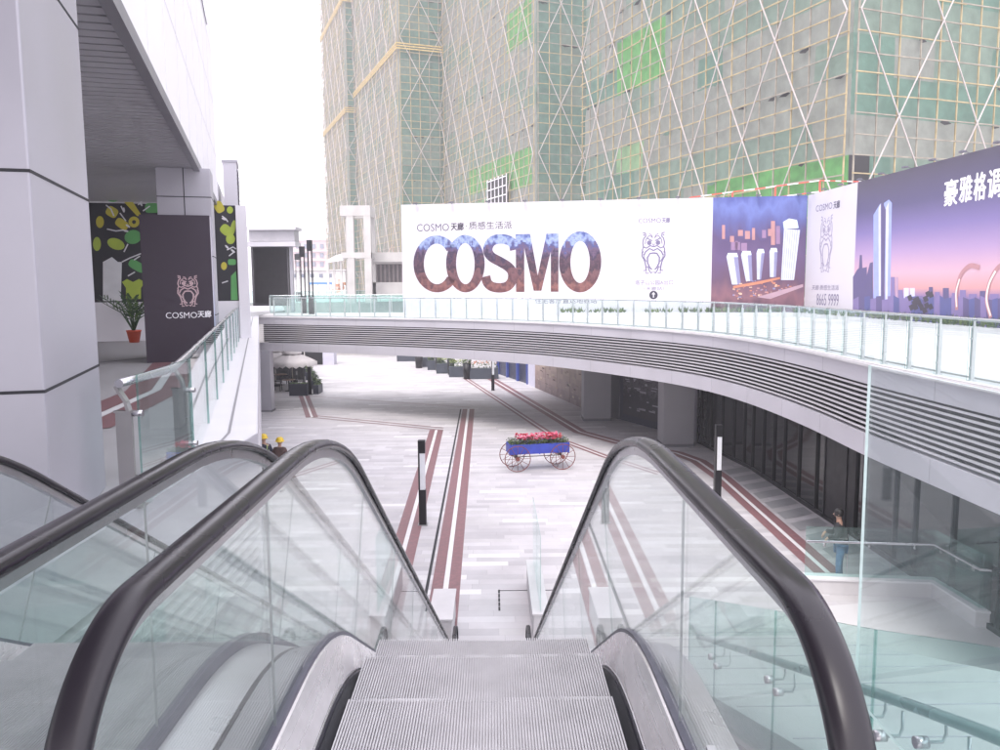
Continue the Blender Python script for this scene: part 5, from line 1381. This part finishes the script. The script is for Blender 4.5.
# upper facade: white panels leaning slightly, windows
UP = mat('facade_white',(.86,.85,.88),.35,.0,.03,.5)
q = MB(); lbox(q, 6.0, TE-.3, -4, .0, ZC+.10, 17, UP); q.build('upper_facade', None, mall)
q = MB(); lbox(q, -3, 5.96, -4, -.05, ZC+.10, 17, mat('curtain_grey',(.42,.42,.43),.3,.2,.2,3)); q.build('side_facade', None, mall)
mat('facade_seam',(.66,.65,.69),.5); q = MB()
for k in range(6): lbox(q, 4.2+k*.35,4.215+k*.35,-.05,-.046,ZC+.1,17,JOINT)
for k in range(12): lbox(q, -3,5.96,-.05,-.045,ZC+.9+k*1.1,ZC+.912+k*1.1,JOINT)
for k in range(9): lbox(q, 7.8+k*1.9,7.815+k*1.9,.0,.004,ZC+.1,17,MATS['facade_seam'])
for k in range(9): lbox(q, 6.0,TE-.3,.0,.0045,ZC+1.4+k*1.45,ZC+1.415+k*1.45,MATS['facade_seam'])
q.build('facade_joint', None, mall)
FWN = mat('facade_window',(.20,.20,.26),.12,.2)
for k in range(3):
    z = 8.4+k*2.9
    for j in range(4):
        q = MB(); lbox(q, 12.0+j*2.9,14.6+j*2.9,.006,.03,z,z+.75,FWN); w_ = q.build('window', None, mall)
# lit underside fascia beyond main block, lower canopy running away
q = MB(); lbox(q, TE, 50, -6, -.0, ZC+.1, ZC+.75, PANEL2); q.build('canopy_fascia', None, mall)
q = MB(); lbox(q, TE, 50, -5.9, -.13, ZC, ZC+.09, PANEL); q.build('canopy_soffit', None, mall)
# lantern turret with louvres
def shit(px,py,t): d = ray(px,py); k = ((ORG_+e_*t)-CAM).dot(e_)/d.dot(e_); p = CAM+d*k-ORG_; return p.dot(f_), p.z
tu0 = shit(222.5,162,TE+.4); tu1 = shit(238,205,TE+.4)
q = MB(); lbox(q, TE+.4, TE+1.9, tu0[0], tu1[0], tu1[1]-.4, tu0[1], PANEL2); lbox(q, TE+.36, TE+1.94, tu0[0]-.03, tu1[0]+.04, tu0[1], tu0[1]+.07, PANEL); q.build('turret', None, mall)
q = MB()
for i in range(9): lbox(q, TE+.6, TE+1.7, tu1[0]+.002, tu1[0]+.04, tu1[1]+.08+i*.12, tu1[1]+.14+i*.12, GREYW)
q.build('turret_louvre', None, mall)
# columns with panel joints
def lcolumn(t0, t1, s0, s1, lab=None):
    q = MB(); lbox(q, t0,t1,s0,s1,-.012,ZC,PANEL); c_ = q.build('column', None, mall, bevel=.012)
    if lab: c_['label'] = lab
    q = MB()
    for z in (.925-1.215, .925, .925+1.215, .925+2.43):
        if z > 0: lbox(q, t0-.003,t1+.003,s0-.003,s1+.003,z-.009,z+.009,JOINT)
    q.build('joint', None, c_)
    return c_
# nearest column: corner at px ~(45,381)
cc = Py(44,381,4.55); tt = (cc-ORG_).dot(e_); ss = (cc-ORG_).dot(f_)
lcolumn(tt, tt+1.62, ss-1.7, ss, 'large near silver panelled column at the left edge')
cc2 = Py(210,172,17.2); t2_ = (cc2-ORG_).dot(e_); s2_ = (cc2-ORG_).dot(f_)
c2_ = lcolumn(t2_, t2_+1.0, s2_-1.05, s2_, 'silver column rising behind the dark sign box')
q = MB(); lbox(q, t2_-.004, t2_-.001, s2_-.535, s2_-.515, -.01, ZC, JOINT); q.build('joint', None, c2_)
lcolumn(33, 33.8, -1.2, -.4, 'far slim column before the dark louvred wall')
# back wall with the green and yellow mural
TB = 25.0
q = MB(); lbox(q, TB, TB+.4, -14, .5, 1.1, ZC-.07, mat('mural_black',(.018,.018,.024),.6)); q.build('mural_ground', None, mall)
q = MB(); lbox(q, TB-.02, TB+.42, -14, .5, -.01, 1.1, WHITEP); q.build('white_dado', None, mall)
q = MB(); lbox(q, TB-.1, TB+.5, .502, .8, -.01, ZC-.07, WHITEP); q.build('wall_end', None, mall)
fm = lambda u,v,n=0: LB(TB-n, u, v)
MY = mat('mural_yellow',(.48,.42,.04),.6); MG = mat('mural_green',(.10,.34,.10),.6); ML = mat('mural_lime',(.36,.46,.05),.6); MW = mat('mural_white',(.62,.62,.64),.6)
fm.O = LB(TB,0,0); fm.N = e_
def mhit(px,py):
    d = ray(px,py); t = (fm.O-CAM).dot(e_)/d.dot(e_); p = CAM+d*t-ORG_; return p.dot(f_), p.z
mu = MB(); kcount = 0
def mp(pts, m):
    global kcount; kcount += 1; P2 = [mhit(x,y) for x,y in pts]; mu.add([fm(a,b,.004+.0003*kcount) for a,b in P2], [tuple(range(len(P2)))], m)
def blob(cx,cy,rx,ry,m,rot=0,n=18,sq=1.0):
    P2 = []
    for k in range(n):
        a_ = 2*math.pi*k/n; x = rx*math.copysign(abs(math.cos(a_))**sq,math.cos(a_)); y = ry*math.copysign(abs(math.sin(a_))**sq,math.sin(a_)); c0,s0 = math.cos(rad(rot)),math.sin(rad(rot)); P2.append((cx+x*c0-y*s0, cy+x*s0+y*c0))
    mp(P2, m)
blob(112,212,6,5,MY,30,sq=.6); blob(122,224,7,4.5,MY,35,sq=.6); mp([(124,202),(133,202),(142,216),(137,216)],MY); blob(134,222,5.5,5.5,MY); blob(134,222,2,2,MATS['mural_black'])
blob(116,244,9,5.5,ML,20); blob(133,237,8.5,7,MG,-10); blob(113,200,5,2,MG); blob(152,208,7,5,MG,0,sq=.5); blob(137,266,9,4.5,MG,30,sq=.6)
mp([(122,282),(127,279),(133,282),(139,279),(145,282),(141,288),(141,299),(126,299),(126,288)],ML)
blob(219,207,4.5,6,MY,-30,sq=.6); blob(230,210,3.2,3.6,ML); blob(226,230,6,5,ML,40,sq=.7); blob(230.5,239,4.6,5.2,ML); blob(233,228,2.5,8,ML,10); blob(232,262,4,3,MG,0,sq=.5); mp([(231,276),(236,271),(238,300),(231,300)],MG); blob(224,266,3,4,MY)
blob(100,222,4,6,MY); blob(97,244,4,7,ML)
def twig(pts, w=.035):
    global kcount; kcount += 1
    P2 = [mhit(x,y) for x,y in pts]; stroke(mu, lambda a,b,n: fm(a,b,n), P2, w, .004+.0003*kcount, MW)
for tw_ in ([(122,262),(130,258),(140,254),(146,252)],[(107,229),(116,231),(124,230)],[(134,260),(140,256)],[(138,205),(143,200)],[(143,211),(150,206)],[(120,213),(126,221)],[(124,252),(128,244)],[(222,216),(226,219),(228,222)],[(227,250),(233,247),(236,249)],[(229,256),(234,252)],[(222,283),(228,281)],[(121,206),(124,212)],[(128,276),(135,272)],[(106,205),(111,209),(114,216)]): twig(tw_)
for (x,y) in ((124,210),(128,226),(126,231),(141,204),(224,219),(227,247),(233,251)): blob(x,y,2.6,1.0,MW,random.uniform(0,90))
mp([(103,262),(112,257),(118,262),(122,262),(121,298),(125,301),(103,301)], MW)
mu.build('mural_print', None, mall)
# glazed door strip at far left of mural wall
q = MB(); lbox(q, 13.5, 13.6, -3.75, -3.6, 0, ZC, STEELD); lbox(q, 13.5, 13.6, -3.35, -3.28, 0, ZC, STEELD); q.build('door_frame', None, mall)
q = MB(); lbox(q, 13.53, 13.56, -3.59, -3.36, 0, ZC, G_TEAL); q.build('door_glass', None, mall)

# sign box wrapped around the second column
sb = thing('sign_box', 'dark plum sign box with crest and white COSMO lettering, pale print on its side', 'sign', tuple(LB(15.6, -1.5, 0)))
ca = Pz(148.5,363,-.01); tA = (ca-ORG_).dot(e_)
def shit(px,py,t): d = ray(px,py); k = ((ORG_+e_*t)-CAM).dot(e_)/d.dot(e_); p = CAM+d*k-ORG_; return p.dot(f_), p.z
sL = shit(143.5,300,tA)[0]; sR = shit(213,300,tA)[0]; zT = shit(180,215,tA)[1]
PLUM = mat('plum_print',(.032,.02,.036),.45,0,.06,1)
tEnd = t2_+1.3
q = MB(); lbox(q, tA, tA+.12, sL, sR, -.01, zT, PLUM); q.build('front_panel', None, sb)
q = MB(); lbox(q, tA+.12, tEnd, sR-.12, sR-.001, -.01, zT-.003, printed('pale_side_print',[(0,(.30,.42,.70)),(.25,(.48,.55,.75)),(.55,(.60,.58,.68)),(1,(.58,.55,.60))],0,(2,2,2),.08)); q.build('side_panel', None, sb)
q = MB(); lbox(q, tA+.12, tEnd, sL+.001, sL+.12, -.01, zT-.003, PLUM); q.build('rear_side_panel', None, sb)
fsn = lambda u,v,n=0: LB(tA-n, u, v)
fsn.hit = lambda x,y: shit(x,y,tA)
q = MB(); text_px(q, fsn, 'COSMO', 166,312,197,318.5,.004,WT,-.012); text_px(q, fsn, '天廊', 198,310.5,211,317.5,.004,WT,.03); q.build('lettering', None, sb)
q = MB(); ee = shit(188,291,tA); emblem(q, fsn, ee[0], ee[1], abs(shit(198.5,291,tA)[0]-shit(178,291,tA)[0]), abs(shit(188,276,tA)[1]-shit(188,306.5,tA)[1]), .004, mat('rose_print',(.50,.36,.38),.5), 1.2); q.build('crest', None, sb)

# potted plant
_s = shit(132,300,24.3); pp_ = LB(24.3, _s[0], -.01)
pl = thing('potted_plant', 'leafy plant in an orange red pot below the mural', 'potted plant', (pp_.x,pp_.y,0))
q = MB(); q.lathe((pp_.x,pp_.y,-.01), [(0,0),(.13,0),(.19,.30),(.20,.30),(.20,.34),(.17,.34),(.16,.30),(0,.29)], 20, mat('terracotta',(.50,.07,.03),.45)); q.build('pot', None, pl)
q = MB()
for k in range(9):
    a = 2*math.pi*k/9+.3; ln = random.uniform(.9,1.25); out_ = random.uniform(.25,.8)
    pts = [Vector((pp_.x,pp_.y,.28)), Vector((pp_.x+math.cos(a)*out_*.35,pp_.y+math.sin(a)*out_*.35,.28+ln*.5)), Vector((pp_.x+math.cos(a)*out_,pp_.y+math.sin(a)*out_,.28+ln*.8))]
    q.tube(pts, [.02,.014,.006], 6, LEAFS[2])
    for j in range(9):
        t = .35+.65*j/8; p = pts[1]+(pts[2]-pts[1])*max(0,(t-.5)*2) if t > .5 else pts[0]+(pts[1]-pts[0])*t*2
        for sg in (-1,1):
            d = (pts[2]-pts[0]).normalized(); sd = d.cross(Vector((0,0,1))).normalized()*sg
            tip = p+sd*.17+d*.13+Vector((0,0,random.uniform(-.04,.08))); w = d*.04
            q.add([p, p+(tip-p)*.5+w, tip, p+(tip-p)*.5-w], [(0,1,2,3)], random.choice([LEAFS[2],LEAFS[2],LEAFS[0]]))
q.build('foliage', None, pl)

# far canopy slab and dark louvred wall
cs = thing('end_pavilion', 'flat grey roofed pavilion with a dark slatted wall at the far end of the canopy', 'pavilion', (Py(270,300,50).x,50,0))
q = MB(); bpx(q, 247,226.5,295.5,230, 49.2, 1.6, PANEL2); bpx(q, 249,230,294,241.5, 49.5, 1.2, mat('pav_band',(.40,.39,.42),.45,.2)); bpx(q, 247,241.5,295,246.5, 49.3, 1.5, PANEL2); q.build('roof', None, cs)
q = MB(); bpx(q, 253,246.5,288,306, 50.3, .3, mat('dark_wall',(.06,.055,.065),.5,.2)); q.build('dark_wall', None, cs)
q = MB()
for i in range(22): bpx(q, 253.5+i*1.6,247,254.2+i*1.6,304, 50.22, .06, mat('dark_slat',(.09,.085,.095),.45,.3))
q.build('slats', None, cs)
q = MB(); A = Py(289,247,50.2); q.box(A.x,A.x+.18,50.2,50.5,-.02,A.z,PANEL); q.build('post', None, cs)
q = MB()
for i,(x,y) in enumerate(((271,221),(277,222),(286,216),(289,213))): A = Py(x,226.5,51); B = Py(x,y,51); q.bar(A,B,.04,.04,STEELD)
q.build('roof_rod', None, cs)

# ------------------------------------------------------------------ people
def skinned(name, chains, mat_, parent, root=0, sub=1):
    """chains: list of [(pos, r), ...]; all merged by identical first points"""
    me = bpy.data.meshes.new(name); V = []; E = []; Rr = []
    def idx(p, r):
        for i, v in enumerate(V):
            if (v-p).length < 1e-4: return i
        V.append(p); Rr.append(r); return len(V)-1
    for ch in chains:
        prev = None
        for p, r in ch:
            i = idx(Vector(p), r)
            if prev is not None and prev != i: E.append((prev, i))
            prev = i
    offp = wloc(parent)
    me.from_pydata([tuple(v) for v in V], E, [])
    o = bpy.data.objects.new(name, me); COL.objects.link(o)
    md = o.modifiers.new('skin','SKIN'); md.use_smooth_shade = True
    sd = me.skin_vertices[0].data
    for i, r in enumerate(Rr): sd[i].radius = (r if isinstance(r,tuple) else (r,r)); sd[i].use_root = (i == root)
    if sub: s_ = o.modifiers.new('sub','SUBSURF'); s_.levels = sub; s_.render_levels = sub
    dg = bpy.context.evaluated_depsgraph_get(); m2 = bpy.data.meshes.new_from_object(o.evaluated_get(dg)); m2.name = name
    bpy.data.objects.remove(o); m2.materials.clear(); m2.materials.append(mat_)
    for p in m2.polygons: p.use_smooth = True
    o = bpy.data.objects.new(name, m2); COL.objects.link(o); o.parent = parent
    return o
SKN = mat('skin',(.45,.27,.20),.55)
def person(loc, yaw, label, jacket, trousers, helmet=None, hair=None, lean=0.0, stride=.18, arm=0.0, group=None, strip=None):
    r = thing('person', label, 'person', loc, group); r.rotation_euler.z = yaw
    H = 1.70
    hip = (0,0,.92)
    def leg(s, fw, gr=1.0, off=0):
        return [((0,0,.94),.12*gr),((s*.09,0,.88),.085*gr),((s*.10,fw*.5+.02,.49),.062*gr),((s*.10,fw,.10),.042*gr)]
    # body (skin)
    sh = [((0,0,.94),.10),((0,-.01,1.15),.09),((0,-.01+lean,1.36),.10),((0,lean,1.46),.055),((0,lean+.01,1.52),.052),((0,lean+.02,1.60),.085),((0,lean+.02,1.68),.075)]
    chains = [sh]
    for s,fw in ((-1,stride),(1,-stride)):
        chains.append(leg(s,fw)+[((s*.10,fw+.01,.05),.04),((s*.105,fw+.14,.035),.035)])
        el = (s*.25,-.02+arm*.1+fw*-.3+lean,1.13); wr = (s*.23,.10+arm*.2-fw*.5+lean,.92+arm*.25)
        chains.append([((0,-.01+lean,1.36),.10),((s*.17,lean,1.38),.065),(el,.045),(wr,.028),((wr[0],wr[1]+.03,wr[2]-.07),.032)])
        hb = (wr[0],wr[1]+.03,wr[2]-.07)
        for k in range(4):
            chains.append([(hb,.032),((hb[0]-.022+.015*k,hb[1]+.015,hb[2]-.05),.009),((hb[0]-.024+.016*k,hb[1]+.03,hb[2]-.085+.006*abs(k-1)),.008)])
        chains.append([(hb,.032),((hb[0]-s*.03,hb[1]+.03,hb[2]-.01),.010),((hb[0]-s*.035,hb[1]+.045,hb[2]-.04),.009)])
    b_ = skinned('body', chains, SKN, r)
    # face details (front = +y)
    hc = Vector((0,lean+.02,1.63))
    q = MB()
    off_ = Vector(loc)
    for s in (-1,1): q.lathe(off_+hc+Vector((s*.033,.083,0)), [(0,-.008),(.009,0),(0,.008)], 8, BLACKM)
    q.bar(off_+hc+Vector((0,.085,.0)), off_+hc+Vector((0,.105,-.035)), .02,.02,SKN); q.bar(off_+hc+Vector((-.025,.082,-.062)), off_+hc+Vector((.025,.082,-.062)), .01,.01,mat('lips',(.35,.12,.11),.5))
    for s in (-1,1): q.lathe(off_+hc+Vector((s*.085,0,-.01)), [(0,-.03),(.016,-.01),(.016,.015),(0,.03)], 8, SKN)
    q.build('face', None, r)
    jk = [((0,0,.86),.16),((0,0,.95),.165),((0,-.01,1.15),.155),((0,-.01+lean,1.36),.165),((0,lean,1.455),.075)]
    ch = [jk]
    for s,fw in ((-1,stride),(1,-stride)):
        el = (s*.25,-.02+arm*.1+fw*-.3+lean,1.13); wr = (s*.23,.10+arm*.2-fw*.5+lean,.94+arm*.25)
        ch.append([((0,-.01+lean,1.36),.165),((s*.17,lean,1.38),.085),(el,.065),(wr,.048)])
    skinned('jacket', ch, jacket, r)
    ch = []
    for s,fw in ((-1,stride),(1,-stride)): ch.append(leg(s,fw,1.18))
    skinned('trousers', ch, trousers, r)
    for s,fw in ((-1,stride),(1,-stride)):
        q = MB(); p = off_+Vector((s*.105,fw,0)); q.box(p.x-.045,p.x+.045,p.y-.09,p.y+.19,p.z,p.z+.08,BLACKM); q.build('shoe', None, r, bevel=.02)
    if helmet:
        q = MB(); q.lathe(off_+hc+Vector((0,0,.015)), [(.16,0),(.135,.008),(.128,.05),(.105,.105),(.06,.14),(0,.15)], 24, helmet); q.bar(off_+hc+Vector((0,-.11,.10)), off_+hc+Vector((0,.10,.13)), .03,.05,helmet); q.build('helmet', None, r)
    if hair:
        q = MB(); q.lathe(off_+hc+Vector((0,-.01,-.03)), [(.09,-.02),(.103,.03),(.10,.08),(.07,.125),(0,.14)], 18, hair); q.build('hair', None, r)
    if strip:
        q = MB(); q.lathe(off_+Vector((0,-.01,1.2)), [(.172,0),(.176,.02),(.172,.05)], 20, strip); q.build('reflective_strip', None, r)
        for s in (-1,1):
            q = MB(); q.bar(off_+Vector((s*.10,-.15,1.2)), off_+Vector((s*.11,-.10,1.44)), .03,.02,strip); q.build('reflective_strap', None, r)
    return r
HEL = mat('helmet_yellow',(.75,.52,.02),.35,0,.05)
NAVY = mat('jacket_navy',(.02,.025,.05),.8,0,.2,8,.3,20); BRN = mat('jacket_brown',(.09,.05,.045),.8,0,.2,8,.3,20); TRN = mat('trouser_dark',(.03,.03,.04),.8)
LIME = mat('strip_lime',(.45,.60,.25),.5)
p = Py(263.5,436,27); person((p.x,p.y,PZ), rad(15), 'worker in yellow helmet and navy jacket with light strips, left of the pair', NAVY, TRN, helmet=HEL, group='workers in yellow helmets', strip=LIME, arm=.5)
p = Py(279.5,441,26.4); person((p.x,p.y,PZ), rad(-10), 'worker in a yellow helmet and plain brown jacket, right of the pair walking away', BRN, TRN, helmet=HEL, group='workers in yellow helmets')
p = Pz(843,588); person((p.x,p.y+.2,PZ), rad(70), 'person with black hair and blue jeans standing behind the bent balustrade', mat('top_black',(.02,.02,.025),.8), mat('jeans_blue',(.12,.20,.36),.8,0,.2,8), hair=mat('hair_black',(.012,.01,.01),.5), stride=.03, lean=.05, arm=.8)

# ------------------------------------------------------------------ haze box
hz = MB(); hz.box(-260,260,-20,420,-6.2,120)
ho = hz.build('haze', None); ho.data.materials.clear()
hm = bpy.data.materials.new('haze'); hm.use_nodes = True; nt = hm.node_tree; nt.nodes.clear()
o_ = nt.nodes.new('ShaderNodeOutputMaterial'); pv = nt.nodes.new('ShaderNodeVolumePrincipled'); pv.inputs['Color'].default_value = (.96,.95,.99,1); pv.inputs['Density'].default_value = .0014; pv.inputs['Anisotropy'].default_value = .3
nt.links.new(pv.outputs[0], o_.inputs['Volume']); ho.data.materials.append(hm); tag(ho, 'thin pale haze in the air', kind='stuff')

# ------------------------------------------------------------------ light
SUN_EL, SUN_AZ = rad(58), rad(200)      # azimuth clockwise from +Y
w = bpy.data.worlds.new('World'); S.world = w; w.use_nodes = True; nt = w.node_tree; N = nt.nodes; L = nt.links
bg = N['Background']; sk = N.new('ShaderNodeTexSky'); sk.sky_type = 'NISHITA'; sk.sun_disc = False; sk.sun_elevation = SUN_EL; sk.sun_rotation = SUN_AZ; sk.air_density = 1.5; sk.dust_density = 6; sk.ozone_density = 1
mx = N.new('ShaderNodeMix'); mx.data_type = 'RGBA'; mx.inputs[0].default_value = .85; L.new(sk.outputs[0], mx.inputs[6]); mx.inputs[7].default_value = (6.6,6.35,6.9,1)
L.new(mx.outputs[2], bg.inputs['Color']); bg.inputs['Strength'].default_value = .15
sd = bpy.data.lights.new('sun','SUN'); sd.energy = 1.2; sd.angle = rad(25); sd.color = (1,.96,.93); so = bpy.data.objects.new('sun', sd); COL.objects.link(so)
dv = Vector((math.sin(SUN_AZ)*math.cos(SUN_EL), math.cos(SUN_AZ)*math.cos(SUN_EL), math.sin(SUN_EL)))
so.rotation_euler = dv.to_track_quat('Z','Y').to_euler()
S.view_settings.view_transform = 'Standard'; S.view_settings.look = 'None'; S.view_settings.gamma = 1; S.view_settings.use_curve_mapping = False
S.view_settings.exposure = 1.33
S.cycles.max_bounces = 8; S.cycles.transparent_max_bounces = 32; S.cycles.volume_bounces = 1; S.cycles.glossy_bounces = 4; S.cycles.diffuse_bounces = 4
S.cycles.use_denoising = True
